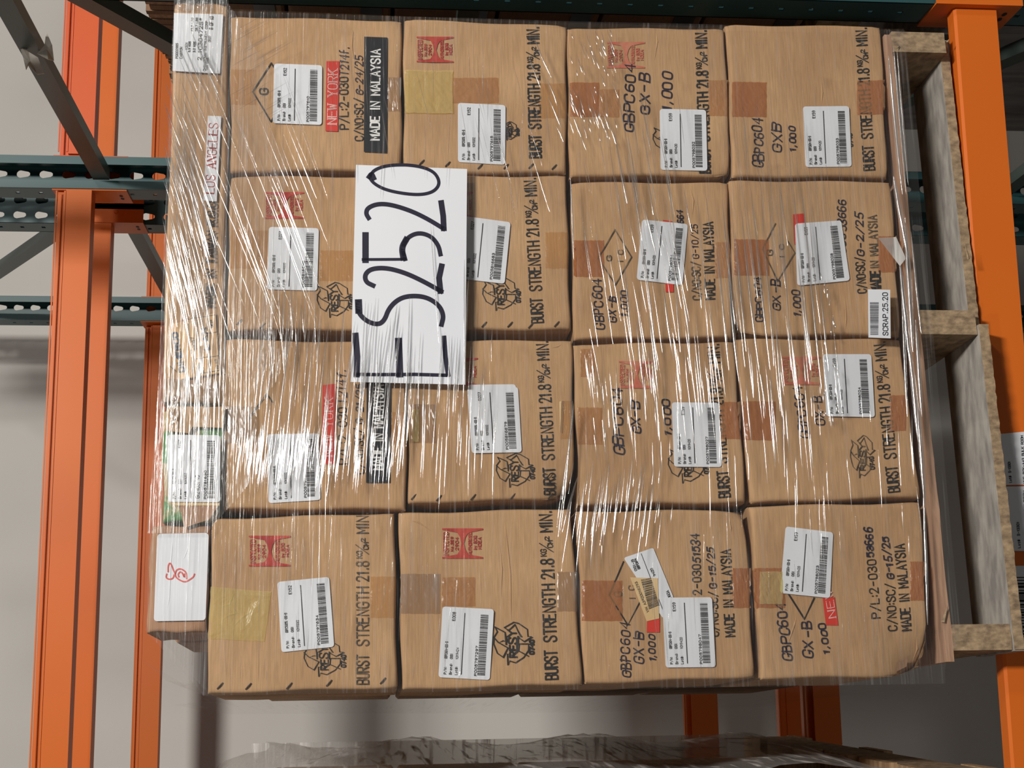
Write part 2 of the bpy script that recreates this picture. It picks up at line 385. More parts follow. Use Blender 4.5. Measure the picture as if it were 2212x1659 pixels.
def barcode_quads(c, u0, u1, v0, v1, seed, n=62):
    rnd = random.Random(seed); V = []; F = []; u = u0; step = (u1 - u0) / n
    while u < u1:
        wd = step * rnd.choice((.45, .45, .8, 1.1)); k = len(V)
        V += [quadpts2(c, a, b) for a, b in ((u, v0), (min(u + wd, u1), v0), (min(u + wd, u1), v1), (u, v1))]
        F.append((k, k + 1, k + 2, k + 3)); u += wd + step * rnd.choice((.4, .5, .8))
    return V, F
def quadpts2(c, u, v):
    """reading frame: u from the start of the lines (photo bottom) to their end (photo top), v down the label (photo right)"""
    return quadpts(c, v, 1 - u)
def ship_label(parent, c, pn, lot, code, num, seed, brand='GSI', extra=None, off=.0016):
    L = sheet('shipping_label', c, LABEL, parent, off, r=6)
    o2 = off + .0005
    wd = math.hypot(c[0][0] - c[3][0], c[0][1] - c[3][1])
    fine = .42
    def T(s, u0, u1, v, h, lw=.55):
        V, F = ribbons(text_px(s, quadpts2(c, u0, v), quadpts2(c, u1, v), h), lw); decal('label_text', V, F, INK, L, o2)
    T('P/N:', .05, .15, .145, 5); T(pn, .27, .27 + .0185 * len(pn), .145, 5.5, fine)
    T('Brand:', .05, .20, .25, 5); T(brand, .27, .34, .25, 5)
    T('Lot#:', .05, .16, .36, 5); T(lot, .27, .43, .36, 5, fine)
    T(code, .81, .93, .26, 6)
    if extra: T(extra, .06, .40, .60, 8)
    T(num, .05, .47, .735, 4.6)
    V, F = ribbons([[quadpts2(c, .06, .44), quadpts2(c, .92, .44)]], .9); decal('rule_line', V, F, INK, L, o2)
    V, F = barcode_quads(c, .06, .92, .75, .90, seed); decal('barcode', V, F, INK, L, o2)
    return L

def inspected(parent, x0, y0, x1, y1, mat=None, part=(0, 1)):
    mat = mat or RED; W_, H_ = x1 - x0, y1 - y0
    P_ = [(0, 0), (1, 0), (1, .05), (.64, .14), (.57, .3), (.535, .5), (.57, .7), (.64, .86), (1, .95), (1, 1), (0, 1), (0, .95), (.37, .86), (.44, .7), (.47, .5), (.44, .3), (.37, .14), (0, .05)]
    q = lambda a, b: (x0 + a * W_, y0 + b * H_)
    V = [q(*p) for p in P_]
    F = [(0, 1, 2, 3, 16, 17), (3, 4, 15, 16), (4, 5, 14, 15), (5, 6, 13, 14), (6, 7, 12, 13), (7, 8, 9, 10, 11, 12)]
    st = []
    for s, u, a, b, h in (('INSPECTED', .155, .90, .13, .12), ('No.3E9', .27, .76, .28, .06), ('2904', .395, .72, .30, .07), ('AUTHORIZED', .72, .86, .13, .075), ('by BCIQ', .84, .70, .25, .07), ('MOEA', .955, .68, .30, .075)):
        st += text_px(s, q(u, a), q(u, b), h * W_)
    V2, F2 = ribbons(st, .75)
    if part != (0, 1):
        lo, hi = x0 + part[0] * W_, x0 + part[1] * W_
        V = [(min(max(a, lo), hi), b) for a, b in V]
        st = [s_ for s_ in st if min(a for a, b in s_) >= lo]; V2, F2 = ribbons(st, .75)
    n = len(V)
    decal('inspection_mark', V + V2, F + [tuple(i + n for i in f) for f in F2], mat, parent, .0012)
RZ = [[(905, 1045), (925, 1085), (897, 1130), (893, 1185), (925, 1265), (975, 1300), (1015, 1220), (935, 1175), (975, 1160), (1000, 1165), (990, 1090), (905, 1045)],
      [(893, 1130), (930, 1172)],
      [(985, 1050), (1065, 1005), (1105, 1015), (1180, 1065), (1185, 1125), (1222, 1128), (1155, 1168), (1100, 1132), (1130, 1130), (1100, 1080), (1075, 1025), (1020, 1075), (985, 1050)],
      [(1110, 1187), (1190, 1187), (1190, 1240), (1150, 1300), (1080, 1345), (1030, 1330), (1015, 1365), (1010, 1270), (1060, 1285), (1105, 1245), (1110, 1187)],
      [(1105, 1245), (1190, 1290)]]
def resy(parent, x0, y0, x1, y1, mat=None, lw=.9, num=True, clip=None):
    fx = lambda p: (x0 + (p[0] - 890) / 335 * (x1 - x0), y0 + (p[1] - 1000) / 365 * (y1 - y0))
    st = [[fx(p) for p in s] for s in RZ]
    bold = text_px('RE', fx((1090, 1297)), fx((1090, 1195)), abs(fx((1090, 0))[0] - fx((1030, 0))[0]))
    bold += text_px('S', fx((1090, 1185)), fx((1090, 1135)), abs(fx((1100, 0))[0] - fx((1030, 0))[0]))
    bold += text_px('Y', fx((1085, 1125)), fx((1085, 1070)), abs(fx((1090, 0))[0] - fx((1020, 0))[0]))
    bold += [[fx((1000, 1190)), fx((1000, 1125))], [fx((1100, 1190)), fx((1100, 1125))]]
    if num: bold += text_px('0740', fx((1235, 1272)), fx((1235, 1155)), abs(fx((1235, 0))[0] - fx((1200, 0))[0]))
    V, F = ribbons(st, lw); V2, F2 = ribbons(bold, lw * 1.45); n = len(V)
    decal('recycling_mark', V + V2, F + [tuple(i + n for i in f) for f in F2], mat or INK, parent, .0012)
def diamond(parent, segs, mat=None, lw=1.5):
    V, F = ribbons(segs, lw); decal('printed_mark', V, F, mat or INKFADE, parent, .0012)
def tape(parent, x0, y0, x1, y1, mat, c=None, lift=.0009):
    """packing tape folded over the carton seam: slightly rippled strip"""
    c = c or rect(x0, y0, x1, y1); n, m_ = 14, 10; rnd = random.Random(int(c[0][0] * 7 + c[0][1])); V = []; F = []
    ph = rnd.uniform(0, 6)
    for i in range(n + 1):
        for j in range(m_ + 1):
            u, v = i / n, j / m_; x, y = quadpts(c, u, v)
            if i in (0, n) or j in (0, m_): x += rnd.uniform(-.7, .7); y += rnd.uniform(-.7, .7); e = 0
            else: e = .0005 * abs(math.sin(5 * u + 3.1 * v + ph)) + .0007 * rnd.random()
            V.append(on_surface(root_of(parent), x, y, lift + e))
    for i in range(n):
        for j in range(m_): k = i * (m_ + 1) + j; F.append((k, k + 1, k + m_ + 2, k + m_ + 1))
    return link('tape', V, F, mat, parent)
STM = {}
def staple(parent, x, y):
    rt = root_of(parent); a = on_surface(rt, x - 5.5, y + 5.5, .0); b = on_surface(rt, x + 5.5, y - 5.5, .0)
    if 'm' not in STM:
        d = (b - a); u = d.normalized(); s = u.cross(LN).normalized(); V = []; F = []
        n = 6
        for i in range(n + 1):
            t = i / n; c = d * (t - .5) + LN * (.0008 + .0014 * math.sin(math.pi * t)); r = .0011
            V += [c - s * r, c + LN * r * .9, c + s * r]
        for i in range(n):
            k = 3 * i; F += [(k, k + 1, k + 4, k + 3), (k + 1, k + 2, k + 5, k + 4)]
        F += [(0, 2, 1), (3 * n, 3 * n + 1, 3 * n + 2)]
        me = bpy.data.meshes.new('staple'); me.from_pydata([tuple(v) for v in V], [], F); me.materials.append(STAPLE); STM['m'] = me
    o = bpy.data.objects.new('staple', STM['m']); COL.objects.link(o); o.parent = parent
    o.location = (a + b) / 2 - BASE[parent.name]

# ------------------------------------------------------------------ cartons
USTEP = [0, .006, .014, .03, .06, .11, .19, .29, .40, .5, .60, .71, .81, .89, .94, .97, .986, .994, 1]
def carton_body(parent, c, depth, mat, seed, off=0.0, crush=None, rr=.0055, bulge=.0022, name='carton_body'):
    """c: four front corners TL,TR,BR,BL in photo px on the load front"""
    rnd = random.Random(seed); n = len(USTEP)
    P4 = [wl(x, y, off) for x, y in c]
    ph = [rnd.uniform(0, 6.3) for _ in range(6)]; V = []; F = []
    wid = (P4[3] - P4[0]).length; hei = (P4[1] - P4[0]).length
    back = -LN
    for i, u in enumerate(USTEP):
        for j, v in enumerate(USTEP):
            p = P4[0] * (1 - u) * (1 - v) + P4[1] * u * (1 - v) + P4[2] * u * v + P4[3] * (1 - u) * v
            eu = min(u, 1 - u) * hei; ev = min(v, 1 - v) * wid; e = min(eu, ev)
            d = 0
            if e < rr: d += rr * (1 - math.sqrt(max(0, 1 - (1 - e / rr) ** 2)))
            ss = min(1, e / .05)
            d += ss * bulge * (.5 + .5 * math.sin(3.1 * u + ph[0]) * math.sin(2.7 * v + ph[1]))
            d += .0007 * ss * (1 + math.sin(9 * u + ph[2] + 4 * v) * math.sin(7 * v + ph[3]))
            # edges never perfectly straight
            wob = (1 - min(1, e / .04)) * .0012
            p = p + Vector((0, 0, 1)) * wob * math.sin(11 * v + ph[4]) + Vector((1, KX, 0)) * wob * math.sin(10 * u + ph[5])
            cd = math.hypot(min(u, 1 - u) * hei, min(v, 1 - v) * wid)
            if cd < .013: d += (.013 - cd) * (.25 + .3 * rnd.random())
            if crush:
                for (cu, cv, rad, amt) in crush:
                    dd = math.hypot((u - cu) * hei, (v - cv) * wid)
                    if dd < rad:
                        k = 1 - dd / rad; d += amt * k
                        cc = P4[0] * .25 + P4[1] * .25 + P4[2] * .25 + P4[3] * .25
                        p = p + (cc - p).normalized() * amt * .7 * k * k
            V.append(p + back * d)
    for i in range(n - 1):
        for j in range(n - 1):
            k = i * n + j; F.append((k, k + n, k + n + 1, k + 1))
    ring = [i * n for i in range(n)] + [(n - 1) * n + j for j in range(1, n)] + [i * n + n - 1 for i in range(n - 2, -1, -1)] + [j for j in range(n - 2, 0, -1)]
    prev = ring
    for t in (.004, .03, depth - .01, depth):
        cur = []
        for r in ring:
            q = V[r].copy(); base = (q - P4[0]).dot(LN)
            q = q - LN * base - LN * (t + rr)
            if t == depth:
                cc = (P4[0] + P4[1] + P4[2] + P4[3]) / 4 - LN * (t + rr); q = q + (cc - q) * .03
            cur.append(len(V)); V.append(q)
        m_ = len(ring)
        for a in range(m_): F.append((prev[a], cur[a], cur[(a + 1) % m_], prev[(a + 1) % m_]))
        prev = cur
    F.append(tuple(reversed(prev)))
    SURF[parent.name] = BVHTree.FromPolygons([tuple(v) for v in V], F)
    return link(name, V, F, mat, parent, smooth=True)
def carton(label, c, seed, depth=.262, off=0.0, mat=None, group='cartons in the front of the pallet load', **kw):
    P4 = [wl(x, y, off) for x, y in c]
    b = (P4[1] + P4[2]) / 2 - LN * depth * .5
    t = thing('cardboard_box', label, 'box', b, group)
    carton_body(t, c, depth, mat or CARD, seed, off, **kw)
    return t

# ------------------------------------------------------------------ setting
def struct(name, o): o['kind'] = 'structure'; return o
ZF = -2.9
struct('wall_back', link('wall_back', *boxv(-6, 7, 4.95, 5.1, ZF, 4.6), WALLM))
struct('floor', link('floor', *boxv(-6, 7, -5, 5.1, ZF - .1, ZF), FLOORM))

# ------------------------------------------------------------------ rack posts, frames, beams
PX0, PX1 = 1.064, 1.140
def tear(cx, cz, flip=1):
    """teardrop outline: round end up, narrow end down"""
    pts = []
    for k in range(9):
        a = math.radians(-25 + 230 * k / 8); pts.append((cx + .0092 * math.cos(a), cz + .0045 + .0092 * math.sin(a)))
    for k in range(4):
        a = math.radians(195 + 150 * k / 3); pts.append((cx + .0062 * math.cos(a), cz - .0108 + .0062 * math.sin(a)))
    return pts
def slot(cx, cz):
    return [(cx + .006, cz + .003), (cx + .006, cz + .0045), (cx - .006, cz + .0045), (cx - .006, cz - .0045), (cx + .006, cz - .0045), (cx + .006, cz - .003)]
def holed_plate(mb, a0, a1, z0, z1, centers, shape, place, pitch=.0508, phase=0.0, thick=.0025, pn=None):
    """plate in local (a, z) with a hole per centre column and pitch; place(a, z, t)->point, t = through thickness"""
    cols = [a0] + [(centers[i] + centers[i + 1]) / 2 for i in range(len(centers) - 1)] + [a1]
    k0 = math.floor((z0 - phase) / pitch); z = k0 * pitch + phase
    while z < z1:
        for ci, c in enumerate(centers):
            xa, xb = cols[ci], cols[ci + 1]; zb, zt = z, z + pitch
            hole = shape(c, z + pitch / 2); n = len(hole)
            outer = []
            for (hx, hz) in hole:
                dx, dz = hx - c, hz - (z + pitch / 2)
                s = min(((xb - c) if dx > 0 else (c - xa)) / max(abs(dx), 1e-9), (pitch / 2) / max(abs(dz), 1e-9))
                outer.append((c + dx * s, z + pitch / 2 + dz * s))
            V = []; F = []
            for t in (0, thick):
                for (hx, hz), (ox, oz) in zip(hole, outer): V += [place(hx, hz, t), place(ox, oz, t)]
            for side in (0, 1):
                o = side * 2 * n
                for i in range(n):
                    j = (i + 1) % n
                    F.append((o + 2 * i, o + 2 * i + 1, o + 2 * j + 1, o + 2 * j))
            for i in range(n):
                j = (i + 1) % n; F.append((2 * i, 2 * j, 2 * n + 2 * j, 2 * n + 2 * i))
            # corners of the cell
            cs = [(xa, zb), (xb, zb), (xb, zt), (xa, zt)]
            for t in (0, thick):
                for (qx, qz) in cs:
                    # connect the corner to the two outer points on its sides
                    near = sorted(range(n), key=lambda i: (outer[i][0] - qx) ** 2 + (outer[i][1] - qz) ** 2)
                    sx = [i for i in near if abs(outer[i][0] - qx) < 1e-6]; sz = [i for i in near if abs(outer[i][1] - qz) < 1e-6]
                    if sx and sz and sx[0] != sz[0]:
                        b = len(V); V += [place(qx, qz, t), place(*outer[sx[0]], t), place(*outer[sz[0]], t)]; F.append((b, b + 1, b + 2))
            mb.add(V, F)
        z += pitch
def post(parent, yweb, back, z0, z1, phase=0.0):
    """C shaped upright; back=+1 when the body runs into the rack from the web, -1 when it comes towards the aisle"""
    D = .076; mb = MB(); xc = (PX0 + PX1) / 2
    holed_plate(mb, PX0, PX1, z0, z1, [xc - .0185, xc + .0185], tear, lambda a, z, t: (a, yweb + back * t, z), phase=phase)
    for xs, sg in ((PX0, 1), (PX1, -1)):
        ya, yb = sorted((yweb, yweb + back * D))
        holed_plate(mb, ya, yb, z0, z1, [(ya + yb) / 2], slot, lambda a, z, t, xs=xs, sg=sg: (xs + sg * t, a, z), phase=phase)
        yl = yweb + back * D
        mb.box(*sorted((xs, xs + sg * .019)), *sorted((yl, yl - back * .003)), z0, z1)
    return mb.link('post', TEAL, parent)
def brace(parent, ya, za, yb, zb, wd=.036, dp=.026, x=1.100):
    """channel strut in the plane of the frame"""
    a = Vector((x, ya, za)); b = Vector((x, yb, zb)); d = (b - a).normalized(); n = Vector((0, -d.z, d.y)); X_ = Vector((1, 0, 0))
    mb = MB()
    def bar(n0, n1, x0, x1):
        V = [p + n * q + X_ * r for p in (a, b) for q in (n0, n1) for r in (x0, x1)]
        mb.add(V, [(0, 1, 3, 2), (4, 6, 7, 5), (0, 4, 5, 1), (2, 3, 7, 6), (0, 2, 6, 4), (1, 5, 7, 3)])
    bar(-wd / 2, wd / 2, -dp / 2, -dp / 2 + .003); bar(-wd / 2, -wd / 2 + .003, -dp / 2 + .003, dp / 2); bar(wd / 2 - .003, wd / 2, -dp / 2 + .003, dp / 2)
    return mb.link('brace', STRUT, parent)
def frame(label, yf, yb, z1, braces):
    t = thing('upright_frame', label, 'rack frame', (1.10, (yf + yb) / 2, ZF))
    post(t, yf, 1, ZF, z1, .012); post(t, yb, -1, ZF, z1, .012 + ZPH)
    for a in braces: brace(t, *a)
    for y in (yf + .038, yb - .038):
        MB().box(1.04, 1.164, y - .06, y + .06, ZF, ZF + .01).link('foot_plate', TEAL, t)
    return t
ZPH = .0
frame('teal upright frame of the rack, standing directly right of the wrapped pallet load', 2.17, 3.28, 1.55,
      [(2.24, .61, 3.21, .61), (2.24, .52, 3.21, -.10), (3.21, -.75, 2.24, -1.29), (2.24, -1.50, 3.21, -1.50), (2.24, -1.6, 3.21, -2.1), (2.24, -.16, 3.21, -.16), (2.24, -2.2, 3.21, -2.2)])
frame('teal upright frame farther back, nearest the pale wall', 3.47, 4.56, 1.55,
      [(3.54, .60, 4.49, .60), (3.54, .73, 4.49, 1.31), (3.54, .50, 4.49, -.06), (3.54, -.2, 4.49, -.2), (3.54, -.3, 4.49, -.9), (3.54, -1.0, 4.49, -1.0), (3.54, -1.1, 4.49, -1.7)])

def beam(label, x0, x1, yf, zt, zb, mat, ends, depth=.05, step=True, face=-1):
    """box beam with a stepped inner top edge; front face towards the aisle at yf"""
    t = thing('rack_beam', label, 'rack beam', ((x0 + x1) / 2, yf + depth / 2, zb))
    h = zt - zb; r = .004
    # profile (y, z): face at yf, step at the back top (or front when face=1)
    prof = [(0, 0), (0, h - r), (r, h), (depth * .55, h), (depth * .55, h - .022), (depth, h - .022), (depth, 0)]
    if not step: prof = [(0, 0), (0, h - r), (r, h), (depth - r, h), (depth, h - r), (depth, 0)]
    if face == 1: prof = [(depth - y, z) for y, z in prof][::-1]
    # a shallow rib along the face
    n = len(prof); V = [(x, yf + y, zb + z) for x in (x0, x1) for y, z in prof]
    F = [(i, i + n, (i + 1) % n + n, (i + 1) % n) for i in range(n)] + [tuple(range(n - 1, -1, -1)), tuple(range(n, 2 * n))]
    link('beam_body', V, F, mat, t)
    return t
def groove(t, x0, x1, y, z, mat, h=.003):
    MB().box(x0, x1, y - .0016, y + .001, z - h / 2, z + h / 2).link('beam_rib', mat, t)
def connector(t, xs, yweb, outward, zt, zb, mat, sgn, name='end_plate'):
    """L plate: one leaf welded on the beam end against the post side, one leaf over the post web. sgn -1: beam to the left of the post"""
    xf = xs + sgn * .003; mb = MB()
    y0, y1 = yweb - .012, yweb + .075
    if outward > 0: y0, y1 = yweb - .075, yweb + .012
    mb.box(*sorted((xs, xf)), y0, y1, zb - .04, zt + .035)
    leaf = (y0 - .003, y0) if outward < 0 else (y1, y1 + .003)
    a = xs - sgn * .045
    mb.box(*sorted((xf, a)), *leaf, zb - .04, zt + .035)
    p = mb.link(name, mat, t)
    for dz in (-.02, .055):
        z = (zt + zb) / 2 + dz; q = MB()
        yl = leaf[0] if outward < 0 else leaf[1]
        n = 10; c = (xs - sgn * .024, yl, z); V = [(c[0] + .006 * math.cos(k * 2 * math.pi / n), c[1], c[2] + .006 * math.sin(k * 2 * math.pi / n)) for k in range(n)]
        V += [(c[0] + .004 * math.cos(k * 2 * math.pi / n), c[1] + outward * .004, c[2] + .004 * math.sin(k * 2 * math.pi / n)) for k in range(n)]
        q.add(V, [(i, (i + 1) % n, (i + 1) % n + n, i + n) for i in range(n)] + [tuple(range(n, 2 * n))])
        q.link('rivet', mat, p)
    for yy in (.030, .050):                      # bolt holes seen on the side leaf
        y = (y0 + yy) if outward < 0 else (y1 - yy); n = 12; z = zb - .022
        V = [(xf + sgn * .0006, y + .007 * math.cos(k * 2 * math.pi / n), z + .004 * math.sin(k * 2 * math.pi / n)) for k in range(n)]
        link('bolt_hole', V, [tuple(range(n))], INK, p)
    return p
# the beam that carries the load
ZB = -.958
fb = beam('orange beam carrying the pallet front, with white location stickers', -1.65, 1.060, 2.178, ZB, ZB - .073, ORANGE, None, depth=.052)
connector(fb, PX0, 2.178, -1, ZB, ZB - .073, ORANGE, -1)
# upper level
UZT, UZB = .706, .628
def upper(label, x0, x1, yf, mat, face, xs=None, yweb=None, outw=None, sg=None, zt=UZT, zb=UZB):
    t = beam(label, x0, x1, yf, zt, zb, mat, None, depth=.045, face=face)
    groove(t, x0 + .004, x1 - .004, yf, zt - .020, mat, .004); groove(t, x0 + .004, x1 - .004, yf, zt - .0015, mat, .003)
    if xs is not None: connector(t, xs, yweb, outw, zt - .024, zb - .035, mat, sg)
    return t
upper('upper orange beam on the rear post of the near frame, running left above the load', -1.65, 1.060, 3.20, ORANGE, 1, PX0, 3.283, 1, -1)
upper('upper orange beam just behind the nearer one, running left above the load', -1.65, 1.060, 3.45, ORANGE, -1, PX0, 3.465, -1, -1)
upper('upper orange beam nearest the wall, left of the far frame', -1.65, 1.060, 4.52, ORANGE, 1, PX0, 4.563, 1, -1)
upper('upper red orange beam running right behind the diagonal brace', 1.144, 3.6, 3.20, ORANGE2, 1, PX1, 3.283, 1, 1)
upper('upper orange beam running right, just behind the red orange one', 1.144, 3.6, 3.45, ORANGE, -1, PX1, 3.465, -1, 1)
upper('upper orange beam running right along the wall', 1.144, 3.6, 4.52, ORANGE, 1, PX1, 4.563, 1, 1)
# load level, rear
upper('lower orange beam under the rear edge of the load, seen below it on the left', -1.65, 1.060, 3.23, ORANGE, 1, zt=ZB, zb=ZB - .078)
upper('lower orange beam of the back to back rack, behind the rear beam of the load', -1.65, 1.060, 3.45, ORANGE, -1, zt=ZB, zb=ZB - .078)
upper('lower orange beam nearest the wall, small between the two loads', -1.65, 1.060, 4.50, ORANGE, 1, zt=ZB, zb=ZB - .10)
upper('lower orange beam carrying the neighbouring load right of the frame', 1.144, 3.6, 2.178, ORANGE, -1, zt=ZB, zb=ZB - .073)
upper('lower orange beam under the rear of the load right of the frame', 1.144, 3.6, 3.20, ORANGE, 1, zt=ZB, zb=ZB - .073)
# dents and chips in the paint of the front beam
def at_beam(px, py, off=0.0): return at(px, py, 2.178 - off)
# torn clear film caught on the upper strut
tf = thing('torn_film_scrap', 'torn scrap of pale film hanging on the dark strut at upper left', 'plastic scrap', at(95, 130, 2.55))
rs = random.Random(3)
for (pts) in ([(38, 88), (62, 112), (82, 124), (95, 158), (80, 160), (60, 138), (56, 150), (50, 125)], [(100, 68), (112, 96), (116, 130), (104, 128), (80, 115), (96, 98)]):
    cx_ = sum(p[0] for p in pts) / len(pts); cy_ = sum(p[1] for p in pts) / len(pts)
    V = [at(cx_, cy_, 2.50)] + [at(x, y, 2.50 + rs.uniform(-.012, .012)) for x, y in pts]; n = len(pts)
    V2 = [at(cx_, cy_, 2.503)] + [v + Vector((0, .003, 0)) for v in V[1:]]
    F = [(0, i + 1, (i + 1) % n + 1) for i in range(n)] + [(n + 1, n + 2 + (i + 1) % n, n + 2 + i) for i in range(n)] + [(i + 1, n + 2 + i, n + 2 + (i + 1) % n, (i + 1) % n + 1) for i in range(n)]
    link('film_flap', V + V2, F, SCRAPM, tf)

# stickers on the carrying beam
def beam_label(c, lines, bars, name='location_sticker'):
    L = sheet(name, c, LABEL, fb, .0012, r=5, proj=at_beam)
    for s, u0, u1, v, h in lines:
        V, F = ribbons(text_px(s, quadpts2(c, u0, v), quadpts2(c, u1, v), h), .55); decal('sticker_text', V, F, INK, L, .0017, at_beam)
    V, F = barcode_quads(c, *bars); decal('barcode', V, F, INK, L, .0017, at_beam)
beam_label([(2152, 938), (2262, 928), (2268, 1046), (2160, 1048)], [('Lot#  S-13301', .05, .45, .24, 5), ('WHS-BOX-A43 BULK ROOM', .03, .93, .52, 5), ('P016243226', .02, .40, .60, 4)], (.05, .95, .62, .72, 5, 50))
beam_label([(2163, 1051), (2266, 1050), (2272, 1191), (2172, 1190)], [('E157', .8, .92, .13, 5), ('Lot#  S-13301', .05, .45, .33, 5), ('WHS-BOX-A43 BULK ROOM', .03, .93, .50, 5)], (.05, .95, .62, .72, 9, 50))
beam_label([(2174, 1222), (2276, 1222), (2283, 1404), (2184, 1404)], [], (.06, .88, .09, .62, 12, 30))

# ------------------------------------------------------------------ pallet
def LP(s, d, z):
    """load frame: s along the front (world x at the front), d depth into the load, z"""
    u = Vector((1, KX, 0)).normalized(); return Vector((0, Y0, 0)) + u * s - LN * d + Vector((0, 0, z))
def ztilt(s): return .010 * (s - .5)
def lbox(mb, s0, s1, d0, d1, z0, z1, rag=0.0, nseg=1, seed=1):
    rnd = random.Random(seed); V = []; F = []
    for i in range(nseg + 1):
        s = s0 + (s1 - s0) * i / nseg
        for d in (d0, d1):
            for z in (z0, z1):
                r = rag if d == d0 else 0
                V.append(LP(s + (rnd.uniform(-r, r) if 0 < i < nseg else 0), d + rnd.uniform(-r, r), z + ztilt(s) + rnd.uniform(-r, r) * .7))
    for i in range(nseg):
        k = 4 * i; F += [(k, k + 4, k + 5, k + 1), (k + 1, k + 5, k + 7, k + 3), (k + 3, k + 7, k + 6, k + 2), (k + 2, k + 6, k + 4, k)]
    F += [(0, 1, 3, 2), (4 * nseg, 4 * nseg + 2, 4 * nseg + 3, 4 * nseg + 1)]
    mb.add(V, F)
pal = thing('wooden_pallet', 'weathered wooden pallet under the big film-wrapped load of cartons', 'pallet', LP(.5, .6, -.955))
PD = 1.19
k = 0
for d0 in (0.0, .215, .40, .585, .77, .96, 1.05):
    mb = MB(); lbox(mb, -.004, 1.008, d0, d0 + (.14 if d0 else .135), -.8495, -.8375, .0010, 40, 10 + k)
    mb.link('deck_board', WOODPINK if d0 == 0 else WOOD, pal); k += 1
for s0, s1 in ((.012, .050), (.497, .536), (.977, 1.013)):
    mb = MB(); lbox(mb, s0, s1, -.002, PD, -.939, -.8495, .0008, 3, 20 + int(s0 * 100))
    st_ = mb.link('stringer', WOODCUT, pal)
for i, (s0, s1, d0, d1, m) in enumerate(((.010, .512, -.006, .135, WOODGREY), (.520, 1.014, .026, .150, WOODGREY), (.01, 1.013, .30, .40, WOOD), (.01, 1.013, .54, .64, WOOD), (.01, 1.013, .79, .89, WOOD), (.01, 1.013, 1.05, 1.19, WOOD))):
    mb = MB(); lbox(mb, s0, s1, d0, d1, -.956, -.940, .0011, 30, 30 + i); mb.link('bottom_board', m, pal)
# sawn front edges of the bottom boards and splinters
mb = MB(); lbox(mb, .012, .512, -.0085, -.0065, -.9555, -.9405, .0009, 60, 51); mb.link('board_edge', WOODCUT, pal)
mb = MB(); lbox(mb, .520, 1.012, .0238, .0256, -.9555, -.9405, .0009, 60, 52); mb.link('board_edge', WOODCUT, pal)
def splinter(a, b, r, off):
    a = wl(*a, off); b = wl(*b, off + .004); d = (b - a).normalized(); s = d.cross(LN).normalized() * r; V = [a - s, a + s, a + LN * r, b]
    link('splinter', V, [(0, 1, 2), (0, 3, 1), (1, 3, 2), (2, 3, 0)], WOODCUT, pal)
splinter((2038, 1345), (2048, 1305), .004, .001); splinter((2092, 560), (2082, 515), .0022, .006); splinter((1942, 100), (1936, 106), .002, .004)
splinter((2047, 92), (2050, 84), .003, .003)

# ------------------------------------------------------------------ the sixteen front cartons
B = {}
B['r0c0'] = carton('brown carton, top row, far right, with clear NEW YORK sticker and black origin strip', [(497, 33), (867, 43), (867, 366), (498, 370)], 1)
B['r0c1'] = carton('brown carton, top row, second from right: red stamp, white E027 label', [(497, 378), (871, 380), (876, 712), (490, 712)], 2)
B['r0c2'] = carton('brown carton, top row, second from left: red sticker and black strip mostly under glare', [(485, 731), (878, 740), (878, 1100), (483, 1100)], 3)
B['r0c3'] = carton('brown carton, top left corner of the big stack, with wide yellow tape', [(459, 1120), (853, 1107), (857, 1486), (446, 1499)], 4, off=.004)
B['r1c0'] = carton('brown carton, second row, far right, with torn clear tape beside its red stamp', [(872, 39), (1224, 54), (1224, 372), (873, 372)], 5)
B['r1c1'] = carton('brown carton, second row, second from right, half hidden behind the ES2520 sign', [(876, 379), (1224, 378), (1233, 711), (879, 712)], 6, off=-.003)
B['r1c2'] = carton('brown carton, second row, second from left, clear tape and crumpled lower corner', [(882, 735), (1236, 733), (1241, 1076), (883, 1087)], 7, crush=[(1, 1, .05, .02)])
B['r1c3'] = carton('brown carton, second row, far left: crisp black recycling mark and E008 label', [(862, 1108), (1234, 1097), (1258, 1478), (868, 1491)], 8, off=.003)
B['r2c0'] = carton('brown carton, third row, far right: GBPC604 marker writing over a faint stamp', [(1226, 58), (1566, 60), (1581, 379), (1231, 378)], 9, crush=[(1, 1, .06, .008)])
B['r2c1'] = carton('brown carton, third row, second from right, lettered MADE IN MALAYSIA', [(1234, 391), (1573, 393), (1584, 729), (1240, 731)], 10, off=-.006)
B['r2c2'] = carton('brown carton, third row, second from left: GX-B marker and label over a recycling mark', [(1238, 742), (1585, 737), (1614, 1086), (1254, 1089)], 11)
B['r2c3'] = carton('brown carton, third row, far left: crossed labels and a small red sticker', [(1246, 1104), (1612, 1099), (1630, 1463), (1262, 1478)], 12, crush=[(1, 0, .05, .010)])
B['r3c0'] = carton('brown carton, bottom row, far right: red-brown tape and GXB marker writing', [(1570, 52), (1905, 54), (1918, 381), (1583, 381)], 13)
B['r3c1'] = carton('brown carton, bottom row, second from right, above the SCRAP barcode sticker', [(1578, 388), (1926, 390), (1946, 723), (1590, 723)], 14, crush=[(0, 1, .08, .012)])
B['r3c2'] = carton('brown carton, bottom row, second from left, under streaky glare with a worn 0740 mark', [(1590, 731), (1946, 731), (1990, 1074), (1622, 1086)], 15, off=-.002)
B['r3c3'] = carton('brown carton, bottom left corner of the stack, corner dented, with a NEW sticker end', [(1620, 1092), (1990, 1085), (2012, 1462), (1646, 1466)], 16, crush=[(1, 1, .075, .022), (1, 1, .13, .006)])

